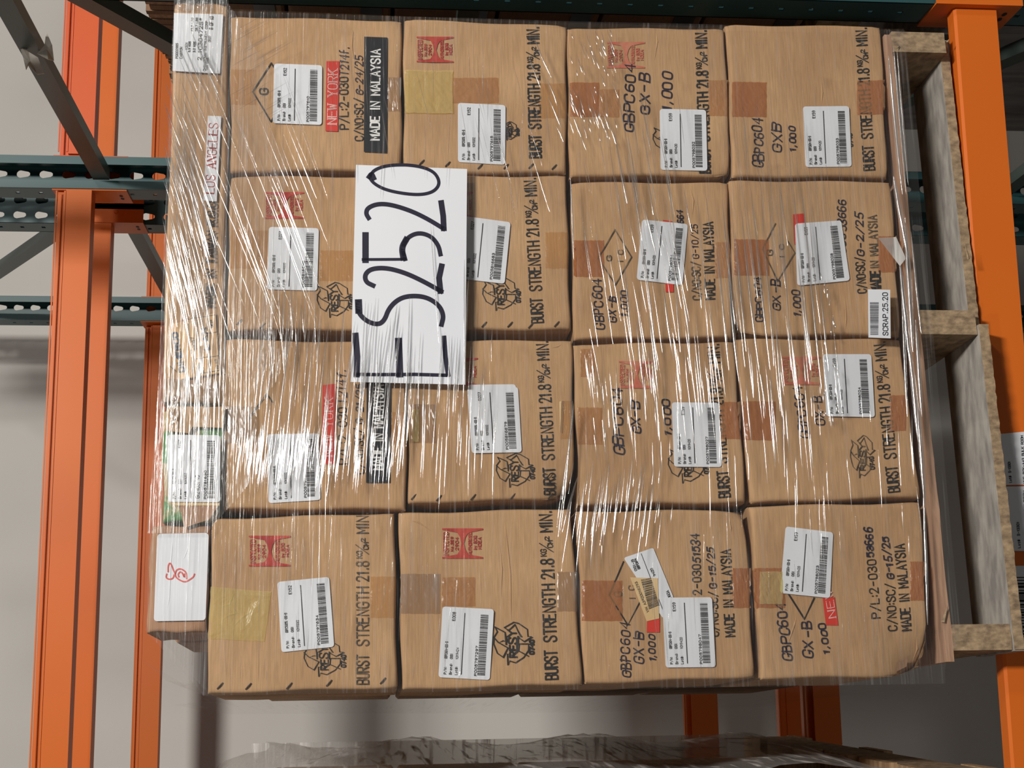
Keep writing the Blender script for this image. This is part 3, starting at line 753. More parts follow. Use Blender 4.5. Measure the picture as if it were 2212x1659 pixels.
# tapes, in the order of the cartons
for k, x0, y0, x1, y1, m in (('r0c0', 499, 150, 553, 226, TTAN), ('r0c0', 837, 167, 866, 241, CLEARTAPE), ('r0c1', 498, 497, 580, 580, TTAN), ('r0c1', 690, 540, 762, 606, TTAN),
    ('r0c2', 487, 878, 560, 957, CLEARTAPE), ('r0c2', 845, 890, 876, 957, TTAN), ('r0c3', 800, 1246, 855, 1335, TTAN),
    ('r1c0', 976, 167, 1077, 222, TBROWN), ('r1c0', 874, 152, 978, 245, TYEL), ('r1c0', 1165, 180, 1222, 255, TTAN), ('r1c1', 1178, 500, 1228, 578, TTAN),
    ('r1c2', 884, 873, 942, 957, CLEARTAPE), ('r1c2', 892, 885, 905, 955, TYEL), ('r1c2', 1210, 866, 1237, 948, TTAN),
    ('r1c3', 954, 1247, 1026, 1310, TBROWN), ('r1c3', 865, 1240, 951, 1326, CLEARTAPE), ('r1c3', 1203, 1236, 1246, 1321, CLEARTAPE),
    ('r2c0', 1231, 178, 1294, 252, TRED), ('r2c0', 1294, 192, 1338, 252, TBROWN), ('r2c0', 1529, 173, 1573, 250, TBROWN),
    ('r2c1', 1239, 516, 1306, 595, TRED), ('r2c1', 1547, 520, 1579, 598, TBROWN), ('r2c2', 1248, 880, 1301, 960, TBROWN), ('r2c2', 1253, 754, 1284, 814, TBROWN), ('r2c2', 1557, 868, 1600, 948, TRED),
    ('r2c3', 1257, 1254, 1344, 1341, TRED), ('r2c3', 1582, 1227, 1622, 1313, TRED), ('r3c0', 1581, 177, 1656, 252, TRED), ('r3c0', 1852, 173, 1911, 247, TRED),
    ('r3c1', 1586, 517, 1661, 595, TRED), ('r3c1', 1897, 510, 1936, 588, TRED), ('r3c2', 1606, 866, 1676, 950, TRED), ('r3c2', 1923, 853, 1958, 930, TRED),
    ('r3c3', 1629, 1227, 1696, 1313, TRED), ('r3c3', 1640, 1235, 1690, 1305, TYEL), ('r3c3', 1966, 1213, 1998, 1297, TRED)):
    tape(B[k], x0, y0, x1, y1, m, lift=.0024 if m is TYEL else .0009)
tape(B['r0c3'], 0, 0, 0, 0, TYEL, c=[(455, 1268), (587, 1279), (571, 1386), (449, 1380)])
# creases pushed up in the yellow tape
def ridge_line(parent, pts, r, mat, off=.002, name='tape_crease', proj=None):
    proj = proj or wl; V = []; F = []; n = len(pts)
    for i, p in enumerate(pts):
        a = pts[max(0, i - 1)]; b = pts[min(n - 1, i + 1)]; A = proj(*a, off); Bp = proj(*b, off); d = (Bp - A).normalized(); s = d.cross(LN).normalized()
        c = proj(*p, off); e = math.sin(math.pi * min(1, max(.0, i / (n - 1)))) ** .6 * r + r * .12
        for k_ in range(5):
            t = math.pi * k_ / 4; V.append(c + s * e * math.cos(t) + LN * e * .8 * math.sin(t))
    for i in range(n - 1):
        for k_ in range(4): q = 5 * i + k_; F.append((q, q + 1, q + 6, q + 5))
    return link(name, V, F, mat, parent, smooth=True)
for pts in ([(508, 1276), (500, 1293), (496, 1305), (480, 1310), (462, 1314)], [(496, 1305), (507, 1318), (512, 1324), (496, 1328), (482, 1336), (478, 1352), (475, 1360)], [(560, 1308), (540, 1322), (522, 1334), (512, 1344), (502, 1358)], [(470, 1334), (474, 1350), (472, 1370)]):
    ridge_line(B['r0c3'], pts, .0016, TYEL)

SP = lambda rt: (lambda x, y, o: on_surface(rt, x, y, o))
for k, pts in (('r1c3', [(1090, 1125), (1096, 1180), (1102, 1240), (1103, 1300), (1105, 1342)]), ('r1c3', [(1080, 1180), (1084, 1230), (1083, 1290)]), ('r0c0', [(759, 42), (762, 70), (760, 100), (765, 130)]), ('r3c3', [(1700, 1400), (1716, 1352), (1722, 1330)]),
               ('r3c3', [(1985, 1375), (1990, 1400), (1984, 1425)]), ('r2c3', [(1575, 1110), (1580, 1140), (1577, 1180)]), ('r2c0', [(1417, 66), (1420, 90), (1414, 130)]), ('r1c2', [(1220, 740), (1205, 748), (1192, 752)]), ('r1c3', [(868, 1120), (905, 1130), (935, 1150)]),
               ('r2c1', [(1490, 395), (1500, 430), (1497, 470)]), ('r3c0', [(1774, 165), (1777, 200), (1775, 228)]), ('r0c3', [(600, 1262), (640, 1240), (700, 1235)][:2]), ('r3c1', [(1826, 640), (1828, 690), (1826, 715)])):
    ridge_line(B[k], pts, .0012, CARD, .0, 'crease', SP(B[k]))
sheet('torn_corner', [(1938, 1430), (1962, 1422), (1958, 1440), (1934, 1452)], CARDDARK, B['r3c3'], .001)
sheet('torn_paper_edge', [(1214, 866), (1218, 866), (1215, 936), (1211, 934)], CARDDARK, B['r1c2'], .001)
sheet('torn_paper_edge', [(1208, 868), (1213, 866), (1212, 900), (1210, 934)], YSTICK, B['r1c2'], .0012)

# staples along the stitched seams
for k, pts in (('r1c0', [(911, 351), (967, 355), (1037, 360), (1093, 360), (1147, 359), (1197, 361)]), ('r0c3', [(476, 1482), (537, 1483), (625, 1482), (711, 1476), (827, 1471)]),
               ('r1c1', [(1046, 700), (1102, 700), (1147, 702), (1203, 699)]), ('r1c2', [(894, 1073), (948, 1076), (1022, 1074), (1108, 1072), (1190, 1070)]),
               ('r0c1', [(517, 696), (567, 704)])):
    for x, y in pts: staple(B[k], x, y)

# shipping labels
SL = (('r0c0', [(592, 137), (696, 141), (695, 270), (589, 266)], 'GBPC5005L-GSI-B', '1019332', 'E152', 'P005797610'),
 ('r0c1', [(581, 490), (689, 493), (685, 628), (576, 625)], 'GBPC5005L-GSI-B', '1019332', 'E027', 'P005816695'),
 ('r0c2', [(578, 938), (688, 936), (692, 1080), (580, 1087)], 'GBPC3506-GSI-B', '1019332', 'E152', 'P005797632'),
 ('r0c3', [(599, 1257), (711, 1246), (722, 1397), (608, 1409)], 'GBPC5005L-GSI-B', '1019332', 'E152', 'P005797634'),
 ('r1c0', [(989, 222), (1092, 227), (1091, 356), (989, 350)], 'GBPC5005L-GSI-B', '1019332', 'E152', 'P005797615'),
 ('r1c1', [(998, 466), (1103, 480), (1090, 613), (985, 601)], 'GBPC5005L-GSI-B', '1019332', 'E027', 'P005816683'),
 ('r1c2', [(1009, 838), (1119, 836), (1127, 977), (1019, 979)], 'GBPC5005L-GSI-B', '1019332', 'E027', 'P005816679'),
 ('r1c3', [(956, 1310), (1067, 1316), (1058, 1469), (947, 1463)], 'GBPC604-GSI-B', '1019424', 'E008', 'P005797297'),
 ('r2c0', [(1425, 235), (1525, 237), (1528, 369), (1427, 367)], 'GBPC604-GSI-B', '1019420', 'E159', 'P005798032'),
 ('r2c1', [(1387, 474), (1486, 484), (1474, 616), (1375, 604)], 'GBPC604-GSI-B', '1019420', 'E159', 'P005798034'),
 ('r2c2', [(1451, 869), (1553, 870), (1559, 1009), (1456, 1008)], 'GBPC604-GSI-B', '1019420', 'E159', 'P005798027'),
 ('r3c0', [(1734, 230), (1834, 229), (1840, 360), (1740, 361)], 'GBPC604-GSI-B', '1019420', 'E159', 'P005798033'),
 ('r3c1', [(1717, 483), (1817, 476), (1836, 606), (1722, 617)], 'GBPC604-GSI-B', '1019420', 'E159', 'P005798028'),
 ('r3c2', [(1777, 765), (1882, 765), (1890, 901), (1785, 899)], 'GBPC604-GSI-B', '1019420', 'E159', 'P005798024'),
 ('r3c3', [(1697, 1137), (1800, 1150), (1793, 1292), (1685, 1281)], 'GBPC604-GSI-B', '1019420', 'E159', 'P005798023'))
for i, (k, c, pn, lot, code, num) in enumerate(SL): ship_label(B[k], c, pn, lot, code, num, 40 + i)
sheet('shipping_label', [(1012, 831), (1113, 830), (1118, 850), (1014, 852)], LABEL, B['r1c2'], .0012, r=5)

# printed lines
burst(B['r0c3'], (796, 1478), (795, 1108), 25, INKFADE); burst(B['r1c0'], (1169, 340), (1163, 59), 25, lw=1.9); burst(B['r1c1'], (1174, 695), (1157, 383), 25)
burst(B['r1c2'], (1201, 1066), (1183, 737), 25); burst(B['r1c3'], (1204, 1467), (1190, 1105), 26, lw=2.0); burst(B['r2c0'], (1535, 372), (1525, 66), 23, lw=2.0)
burst(B['r2c2'], (1577, 1073), (1552, 743), 24, lw=1.8); burst(B['r3c0'], (1889, 367), (1871, 60), 23); burst(B['r3c2'], (1944, 1061), (1912, 737), 24)
for k, r in (('r0c1', (572, 415, 657, 472)), ('r0c3', (538, 1158, 628, 1224)), ('r1c0', (900, 79, 980, 134)), ('r1c3', (955, 1142, 1043, 1207))): inspected(B[k], *r)
inspected(B['r2c0'], 1311, 91, 1393, 147, REDFADE); inspected(B['r2c2'], 1337, 780, 1414, 838, REDFADE); inspected(B['r3c2'], 1690, 770, 1774, 830, REDFADE)
inspected(B['r1c1'], 940, 413, 1022, 469, RED, (.85, 1)); inspected(B['r1c2'], 945, 773, 1032, 833, RED, (.72, 1))
resy(B['r0c1'], 684, 608, 760, 686); resy(B['r0c3'], 656, 1381, 744, 1462); resy(B['r1c1'], 1042, 596, 1122, 670); resy(B['r1c2'], 1071, 978, 1152, 1053)
resy(B['r1c3'], 1065, 1343, 1150, 1437, lw=1.3); resy(B['r1c0'], 1080, 262, 1120, 303, lw=.8); resy(B['r2c2'], 1443, 960, 1528, 1044); resy(B['r2c0'], 1410, 268, 1480, 330, num=False)
resy(B['r3c2'], 1838, 938, 1892, 1032, INKFADE, num=False); write(B['r3c2'], '0740', (1891, 1012), (1888, 985), 9, 1.1); write(B['r3c0'], '0740', (1842, 316), (1840, 288), 8, 1.1)

b = B['r0c0']
diamond(b, [[(586, 136), (546, 198), (585, 262)], [(585, 262), (592, 250)], [(586, 136), (592, 146)]], INK, 1.4); write(b, 'G', (578, 203), (578, 191), 17, 1.5)
s = sheet('city_sticker', [(705, 132), (733, 132), (730, 284), (703, 283)], REDTAPE, b, .0013)
def serif(parent, s, p0, p1, h, lw, mat, proj=None, off=.002):
    """roman capitals: stroke letters with slab serifs and swelled stems"""
    st = text_px(s, p0, p1, h); L = math.hypot(p1[0] - p0[0], p1[1] - p0[1]); d = ((p1[0] - p0[0]) / L, (p1[1] - p0[1]) / L); up = (d[1], -d[0])
    V, F = ribbons(st, lw * .55, False); thick = []; ser = []
    for q in st:
        for a, c in zip(q, q[1:]):
            if math.hypot(a[0] - c[0], a[1] - c[1]) > h * .45 and abs((c[0] - a[0]) * up[0] + (c[1] - a[1]) * up[1]) > h * .5 and len(q) < 6: thick.append([a, c])
        if len(q) < 7:
            for e in (q[0], q[-1]): ser.append([(e[0] - d[0] * h * .14, e[1] - d[1] * h * .14), (e[0] + d[0] * h * .14, e[1] + d[1] * h * .14)])
    for src, k in ((thick[::2], lw), (ser, lw * .5)):
        V2, F2 = ribbons(src, k, False); n = len(V); V += V2; F += [tuple(i + n for i in f) for f in F2]
    return decal('sticker_text', V, F, mat, parent, off, proj)
serif(s, 'NEW YORK', (727, 268), (729, 150), 20, 1.5, PINKINK)
write(b, 'P/L:2-030', (752, 278), (751, 166), 18, 1.25); write(b, 'T214f.', (752, 162), (753, 103), 19, 1.1, MARKER, 'handwriting', slant=.16, jit=.06)
write(b, 'C/NO:SC/', (784, 303), (783, 212), 17, 1.25); write(b, 'G-24/25', (783, 205), (783, 121), 15, 1.1, MARKER, 'handwriting', slant=.16, jit=.06)
s = sheet('origin_sticker', [(787, 79), (837, 81), (836, 331), (786, 328)], PLATE, b, .0014)
write(s, 'MADE IN MALAYSIA', (819, 302), (821, 107), 19, 1.7, WHITEINK, 'sticker_text', off=.002)
b = B['r0c2']
diamond(b, [[(576, 851), (536, 905)], [(576, 851), (588, 868)]], INKFADE, 1.6)
s = sheet('city_sticker', [(697, 832), (724, 829), (722, 1003), (695, 1003)], REDTAPE, b, .0013); serif(s, 'NEW YORK', (718, 985), (719, 860), 18, 1.4, PINKINK)
write(b, 'P/L:2-030', (750, 1002), (748, 880), 18, 1.25); write(b, 'T214f.', (748, 872), (747, 800), 19, 1.1, MARKER, 'handwriting', slant=.16, jit=.06)
write(b, 'C/NO:SC/', (786, 1023), (784, 925), 18, 1.25); write(b, 'G-21/25', (784, 915), (784, 830), 15, 1.1, MARKER, 'handwriting', slant=.1)
s = sheet('origin_sticker', [(792, 826), (845, 826), (843, 1043), (791, 1043)], PLATE, b, .0014)
write(s, 'MADE IN MALAYSIA', (826, 1014), (828, 832), 20, 1.7, WHITEINK, 'sticker_text', off=.002)
def hand(b, rows, mat=None, lw=1.35):
    for s_, p0, p1, h in rows: write(b, s_, p0, p1, h, lw, mat or MARKER, 'handwriting', slant=.16, jit=.07)
b = B['r2c0']; hand(b, [('GBPC604', (1368, 284), (1371, 141), 20), ('GX-B', (1402, 246), (1404, 160), 20), ('1,000', (1449, 238), (1452, 157), 20)], lw=1.6)
b = B['r2c1']; hand(b, [('GBPC604', (1306, 708), (1299, 600), 18), ('GX-B', (1332, 694), (1331, 638), 14), ('1,000', (1357, 682), (1356, 626), 13), ('3664', (1478, 490), (1476, 452), 12)])
diamond(b, [[(1294, 555), (1330, 493), (1366, 552), (1331, 612), (1294, 555)]], INKFADE, 1.3); write(b, 'G', (1322, 560), (1322, 549), 10, 1, INKFADE); write(b, 'I', (1347, 566), (1347, 556), 10, 1, INKFADE); write(b, 'C', (1347, 546), (1347, 537), 10, 1, INKFADE)
sheet('city_sticker', [(1432, 475), (1453, 478), (1455, 631), (1438, 631)], REDTAPE, b, .0012)
write(b, 'C/NO:SC/', (1516, 644), (1513, 562), 17, 1.25, INKFADE); write(b, 'G-10/25', (1511, 555), (1508, 482), 13, .9, MARKER, 'handwriting', slant=.1)
write(b, 'MADE IN MALAYSIA', (1546, 643), (1541, 477), 20, 1.5)
b = B['r2c2']; hand(b, [('GBPC604', (1348, 983), (1342, 838), 20), ('GX-B', (1383, 935), (1381, 868), 18), ('1,000', (1449, 942), (1447, 862), 14)], lw=1.6)
b = B['r2c3']; hand(b, [('GBPC604', (1362, 1463), (1359, 1347), 19), ('GX-B', (1389, 1433), (1389, 1367), 19), ('1,000', (1416, 1429), (1414, 1373), 13), ('51534', (1514, 1215), (1510, 1153), 17), ('G-15/25', (1547, 1270), (1541, 1183), 14)])
diamond(b, [[(1347, 1213), (1316, 1285), (1356, 1350), (1382, 1301)]], INK, 1.4); write(b, 'G', (1343, 1288), (1343, 1278), 16, 1.1, INKFADE); write(b, 'I', (1372, 1296), (1372, 1288), 12, 1, INKFADE); write(b, 'C', (1370, 1274), (1370, 1265), 12, 1, INKFADE)
write(b, '2-030', (1515, 1284), (1513, 1219), 17, 1.25); write(b, 'C/NO:SC/', (1552, 1374), (1549, 1278), 17, 1.25); write(b, 'MADE IN MALAYSIA', (1587, 1374), (1577, 1187), 20, 1.5)
c = [(1347, 1205), (1411, 1183), (1455, 1291), (1432, 1336)]
L = sheet('tilted_label', c, LABEL, b, .0013, r=5)
for f_ in (text_px('GBPC604', (1383, 1228), (1374, 1206), 5), text_px('GSI-B', (1376, 1232), (1368, 1208), 5), text_px('9420', (1416, 1243), (1409, 1227), 5), text_px('D60A', (1450, 1291), (1444, 1275), 6), [[(1385, 1196), (1432, 1318)]]):
    V, F = ribbons(f_, .6); decal('label_text', V, F, INK, L, .0018)
c = [(1361, 1247), (1421, 1249), (1424, 1336), (1397, 1342)]
L = sheet("aged_barcode_sticker", c, YSTICK, b, .0019); V, F = barcode_quads([(1384, 1252), (1406, 1248), (1424, 1307), (1402, 1316)], 0, 1, 0, 1, 77, 30); decal('barcode', V, F, INKFADE, L, .0026)
V, F = ribbons(text_px('VIN A3920016293', (1402, 1321), (1376, 1256), 5), .5); decal('label_text', V, F, INKFADE, L, .0026)
sheet('red_sticker_end', [(1398, 1338), (1425, 1336), (1425, 1366), (1397, 1366)], REDTAPE, b, .0012)
ship_label(b, [(1430, 1291), (1538, 1290), (1546, 1441), (1438, 1442)], 'GBPC604-GSI-B', '1019420', 'E159', 'P005798047', 60, off=.0024)
b = B['r3c0']; hand(b, [('GBPC604', (1649, 361), (1646, 257), 20), ('GXB', (1689, 327), (1688, 268), 20), ('1,000', (1719, 325), (1718, 274), 13)])
b = B['r3c1']; hand(b, [('GBPC604', (1650, 692), (1643, 600), 14), ('GX-B', (1686, 671), (1684, 604), 17), ('1,000', (1729, 684), (1728, 628), 15)])
diamond(b, [[(1675, 483), (1647, 538), (1680, 607), (1717, 546), (1702, 521)]], INKFADE, 1.3); write(b, 'G', (1669, 551), (1669, 540), 13, 1.1, INKFADE); write(b, 'I', (1694, 559), (1694, 549), 9, 1, INKFADE); write(b, 'C', (1693, 538), (1693, 528), 9, 1, INKFADE)
sheet('city_sticker', [(1713, 463), (1737, 461), (1742, 526), (1716, 528)], REDTAPE, b, .0012)
write(b, '2-030', (1828, 578), (1826, 505), 16, 1.25); hand(b, [('53666', (1827, 500), (1826, 432), 16), ('G-2/25', (1866, 552), (1864, 461), 15)])
write(b, 'C/NO:SC/', (1871, 632), (1866, 555), 18, 1.25); write(b, 'MADE', (1902, 630), (1900, 585), 20, 2.1); write(b, 'IN MALAYSIA', (1899, 578), (1893, 465), 18, 1.4, INKFADE)
b = B['r3c2']; hand(b, [('GBPC604', (1750, 946), (1733, 833), 19), ('GX-B', (1783, 917), (1775, 855), 17)], lw=1.3)
b = B['r3c3']; hand(b, [('GBPC604', (1712, 1427), (1696, 1302), 19), ('GX-B', (1757, 1421), (1752, 1343), 19), ('1,000', (1792, 1411), (1783, 1346), 13), ('53666', (1889, 1203), (1883, 1140), 16), ('G-15/25', (1932, 1250), (1920, 1160), 14)], lw=1.6)
diamond(b, [[(1704, 1284), (1738, 1337), (1759, 1292)]], INK, 1.8)
s = sheet('city_sticker', [(1777, 1290), (1803, 1290), (1811, 1351), (1784, 1350)], REDTAPE, b, .0012); serif(s, 'NEW', (1806, 1333), (1797, 1275), 16, 1.2, PINKINK)
write(b, 'P/L:2-030', (1902, 1334), (1892, 1208), 18, 1.25); write(b, 'C/NO:SC/', (1939, 1361), (1932, 1260), 18, 1.25); write(b, 'MADE IN MALAYSIA', (1970, 1360), (1953, 1175), 20, 1.5)

# ------------------------------------------------------------------ cartons behind the front row
def plain_carton(label, s0, s1, d0, d1, z0, z1, group, mat=None, src=None, frame_=None):
    fr = frame_ or LP
    P = [fr(s0, d0, z1), fr(s1, d0, z1)]
    c = fr((s0 + s1) / 2, (d0 + d1) / 2, z0)
    t = thing('cardboard_box', label, 'box', c, group)
    if src: 
        o = src.copy(); COL.objects.link(o); o.parent = t; o.location = (0, 0, 0)
    else:
        mb = MB(); g = .004; r = .005
        V = []; lv = [(z0 + g, r), (z0 + g + r, 0), (z1 - g - r, 0), (z1 - g, r)]
        for z, q in lv:
            for a, e in ((s0 + g + q, d0 + g + q), (s1 - g - q, d0 + g + q), (s1 - g - q, d1 - g - q), (s0 + g + q, d1 - g - q)): V.append(fr(a, e, z))
        F = [(3, 2, 1, 0), (12, 13, 14, 15)]
        for i in range(3):
            for j in range(4): k_ = 4 * i; F.append((k_ + j, k_ + (j + 1) % 4, k_ + 4 + (j + 1) % 4, k_ + 4 + j))
        o = link('carton_body', V, F, mat or CARD, t)
    return t, o
src = None
ZR = [(-.833, -.572), (-.572, -.308), (-.308, -.043), (-.043, .222)]
for d in range(3):
    for ci in range(4):
        for (z0, z1) in ZR:
            x0 = -.012 + ci * .256
            kz = ZR.index((z0, z1)); lb = 'plain brown carton hidden inside the wrapped pallet load' if ci else 'brown carton on the load\'s left side, %s row, %s behind the front' % (('bottom', 'second', 'third', 'top')[kz], ('first', 'second', 'third')[d])
            t, src2 = plain_carton(lb, x0, x0 + .258, .272 + d * .272, .272 + d * .272 + .268, z0, z1, 'cartons behind the front row', src=src)
            src = src or src2

# ------------------------------------------------------------------ cartons on top
t = thing('flat_carton', 'long flat carton on top of the load at right: LOS ANGELES sticker, taped end', 'box', wl(430, 430, -.15)); TOPB = t
carton_body(t, [(378, 4), (493, 7), (481, 871), (348, 866)], .30, CARD, 31, off=.003, bulge=.002)
tape(t, 0, 0, 0, 0, CLEARTAPE, c=[(381, 5), (463, 7), (460, 30), (380, 26)], lift=.0045)
tape(t, 0, 0, 0, 0, CLEARTAPE, c=[(352, 820), (475, 826), (474, 868), (350, 862)], lift=.0045)
P2 = lambda x, y, o: wl(x, y, o + .0075)
c = [(376, 28), (482, 31), (475, 159), (373, 153)]
L = sheet('airway_label', c, LABEL, t, 0, proj=P2)
st = []; bd = []
for s_, u0, u1, v, h, bag in (('13.0 LBS', .70, .93, .40, 4.5, st), ('28.7 LBS', .70, .93, .49, 4.5, st), ('5.9 KGS', .34, .52, .36, 4.5, st), ('3.0 KGS', .34, .52, .46, 4.5, st), ('2 1C30472S*', .21, .93, .59, 7, bd), ('CHINATOWN. INSTRUMENT CORP', .03, .88, .69, 4.5, st), ('UNIT CODE', .05, .26, .74, 4.5, st), ('DEST', .53, .63, .77, 4.5, st), ('8 OF 13', .74, .96, .80, 7, bd), ('P0000985', .22, .48, .10, 5, st), ('CARTON', .22, .42, .19, 5, st), ('1001', .38, .50, .30, 5, st)):
    V, F = ribbons(text_px(s_, quadpts2(c, u0, v), quadpts2(c, u1, v), h), .9 if bag is bd else .5); decal('label_text', V, F, INK, L, .0006, P2)
s = sheet('city_sticker', [(449, 250), (478, 251), (468, 435), (439, 433)], LABEL, t, 0, proj=P2); serif(s, 'LOS ANGELES', (462, 418), (471, 267), 19, 1.5, RED, proj=P2, off=.0006)
write(t, 'MADE IN TAIWAN R.O.C', (461, 661), (466, 438), 17, 1.9, INK, proj=P2, off=0)
diamond_pts = [[(437, 540), (441, 565), (424, 583)], [(425, 520), (437, 540)], [(366, 790), (380, 802)]]
V, F = ribbons(diamond_pts, .8); decal('printed_mark', V, F, INKFADE, t, 0, P2)
c = [(400, 688), (465, 676), (474, 806), (386, 820)]
L = sheet('forwarder_label', [(372, 700), (465, 676), (474, 806), (386, 820)], LAXP, t, 0, proj=P2)
st = []
for a, bb in (((405, 690), (418, 808)), ((424, 687), (440, 804)), ((444, 684), (456, 803)), ((405, 690), (464, 680)), ((418, 776), (474, 768)), ((424, 808), (474, 800)), ((448, 720), (468, 717))): st.append([a, bb])
V, F = ribbons(st, .5); decal('rule_line', V, F, INK, L, .0006, P2)
V, F = ribbons(text_px('DIMERCO', (398, 802), (382, 718), 10), 1.9); decal('label_text', V, F, BLUEINK, L, .0006, P2)
V, F = ribbons(text_px('LAX', (452, 754), (444, 708), 10), 1.5); decal('label_text', V, F, BLUEINK, L, .0006, P2)
for f_ in (text_px('19057', (425, 755), (418, 728), 6), text_px('FROM', (432, 800), (430, 786), 4), text_px('TO NO', (472, 797), (468, 776), 4), text_px('DEST', (460, 706), (458, 690), 7)):
    V, F = ribbons(f_, .7); decal('label_text', V, F, INK, L, .0006, P2)
# middle carton on top, green print with torn flaps
t = thing('green_printed_carton', 'small carton with green print, torn flaps and a GI2403 label, on top of the load', 'box', wl(420, 1010, -.12)); GB = t
carton_body(t, [(350, 884), (486, 882), (470, 1128), (352, 1126)], .24, GREENPRINT, 32, off=.001, bulge=.002)
for q in ([(362, 878), (440, 878), (408, 936), (356, 930)], [(438, 880), (484, 878), (482, 924), (414, 922)], [(386, 1086), (474, 1088), (452, 1122), (398, 1140)]):
    sheet('torn_flap', q, CARD2 if q[0][1] > 1000 else CARD, t, .009, thick=.002)
sheet('paper_slip', [(366, 1084), (474, 1085), (474, 1092), (380, 1092)], YSTICK, t, .010)
ship_label(t, [(361, 939), (476, 940), (475, 1085), (363, 1084)], 'GI2403-GSI-C', '1019352', 'E152*', 'P005781630', 88, extra='GI2403/45', off=.012)
# left carton on top
t = thing('cardboard_box', 'pinkish brown carton on top at left, large white label with red marker scribble', 'box', wl(385, 1250, -.12))
carton_body(t, [(325, 1136), (452, 1134), (446, 1366), (317, 1366)], .16, CARD2, 33, off=.002, bulge=.001)
c = [(340, 1153), (451, 1151), (444, 1340), (332, 1342)]
P3 = lambda x, y, o: wl(x, y, o + .005)
L = sheet('blank_label', c, LABEL, t, 0, r=7, proj=P3)
V, F = ribbons([chaikin([(360, 1240), (358, 1248), (366, 1252), (374, 1249), (376, 1242)]), chaikin([(363, 1235), (363, 1222), (367, 1215), (371, 1222), (374, 1231), (378, 1238), (379, 1246), (386, 1252), (399, 1258), (410, 1252), (418, 1246), (420, 1240)]),
    chaikin([(378, 1240), (381, 1231), (389, 1228), (399, 1233), (403, 1240), (403, 1250)]), chaikin([(386, 1246), (384, 1240), (390, 1234), (395, 1240), (398, 1248), (398, 1240)])], 1.5); decal('marker_scribble', V, F, REDPEN, L, .0006, P3)
ridge_line(L, [(372, 1155), (372, 1180), (368, 1230), (366, 1290), (358, 1340)], .0012, LABEL, -.0005, 'paper_crease', P3); ridge_line(L, [(412, 1160), (402, 1195), (388, 1230)], .0010, LABEL, -.0005, 'paper_crease', P3)
t, o = plain_carton('low brown carton behind the labelled one at the top left edge', .048, .30, .19, .42, .236, .306, None, CARD2)
if 'group' in t: del t['group']

# ------------------------------------------------------------------ stretch film, sign and barcode sticker
tw = thing('stretch_wrap', 'clear stretch film wound around the pallet load, full of bright creases', 'plastic film', LP(.5, .6, -.87))
def film_grid(mat, s0, s1, z0, z1, off, ns, nz, top=None, amp=.0015, name='film_layer', seed=1, bot=None):
    V = []; F = []; ph = random.Random(seed).uniform(0, 6)
    for i in range(ns + 1):
        s = s0 + (s1 - s0) * i / ns
        for j in range(nz + 1):
            zt = top(s) if top else z1; zb_ = bot(s) if bot else z0 + .03 * max(0, min(1, (.03 - s) / .04)); z = zb_ + (zt - zb_) * j / nz
            d = off + amp * math.sin(9 * s + 5 * z + ph) * math.sin(13 * z + 2.2 * s)
            sx_ = s
            if s > .98 and not z > .224: sx_ = .98 + (s - .98) * (1.009 - .98) / (s1 - .98)
            V.append(LP(sx_, -d, z))
    for i in range(ns):
        for j in range(nz): k_ = i * (nz + 1) + j; F.append((k_, k_ + nz + 1, k_ + nz + 2, k_ + 1))
    return link(name, V, F, mat, tw, smooth=True)
def ztop(s): return .232 + .084 * min(1, max(0, (s + .034) / .09)) - .006 * min(1, max(0, (s - .2) / .2))
film_grid(FILM, -.036, 1.030, -.862, .3, .0150, 70, 90, top=ztop)
film_grid(FILMTOP, .19, 1.030, .02, .3, .0185, 50, 30, top=ztop, amp=.001, seed=4, bot=lambda s: .222 - .09 * max(0, math.sin((s - .19) / .84 * math.pi)) ** .7 + .012 * math.sin(40 * s))
# sides
for sx, nm in ((-.037, 0), (1.010, 1)):
    V = []; F = []
    for i in range(12):
        d = -.015 + 1.13 * i / 11
        for j in range(16):
            zt = (ztop(sx) if d < .15 else .30 if nm == 0 else .28); z = -.862 + (zt + .862) * j / 15
            V.append(LP(sx + (.004 if nm else -.004) * math.sin(3 * d + z * 4), d, z))
    for i in range(11):
        for j in range(15): k_ = i * 16 + j; F.append((k_, k_ + 16, k_ + 17, k_ + 1))
    link('film_layer', V, F, FILM, tw, smooth=True)
# film stretched over the step at the upper left
V = [LP(-.034, -.013, .235), LP(.02, .05, .33), LP(-.036, .3, .235), LP(.00, .3, .325), LP(-.036, .55, .23), LP(.005, .55, .30)]
link('film_layer', V, [(0, 1, 3, 2), (2, 3, 5, 4)], SHADEWRAP if False else FILM, tw, smooth=True)

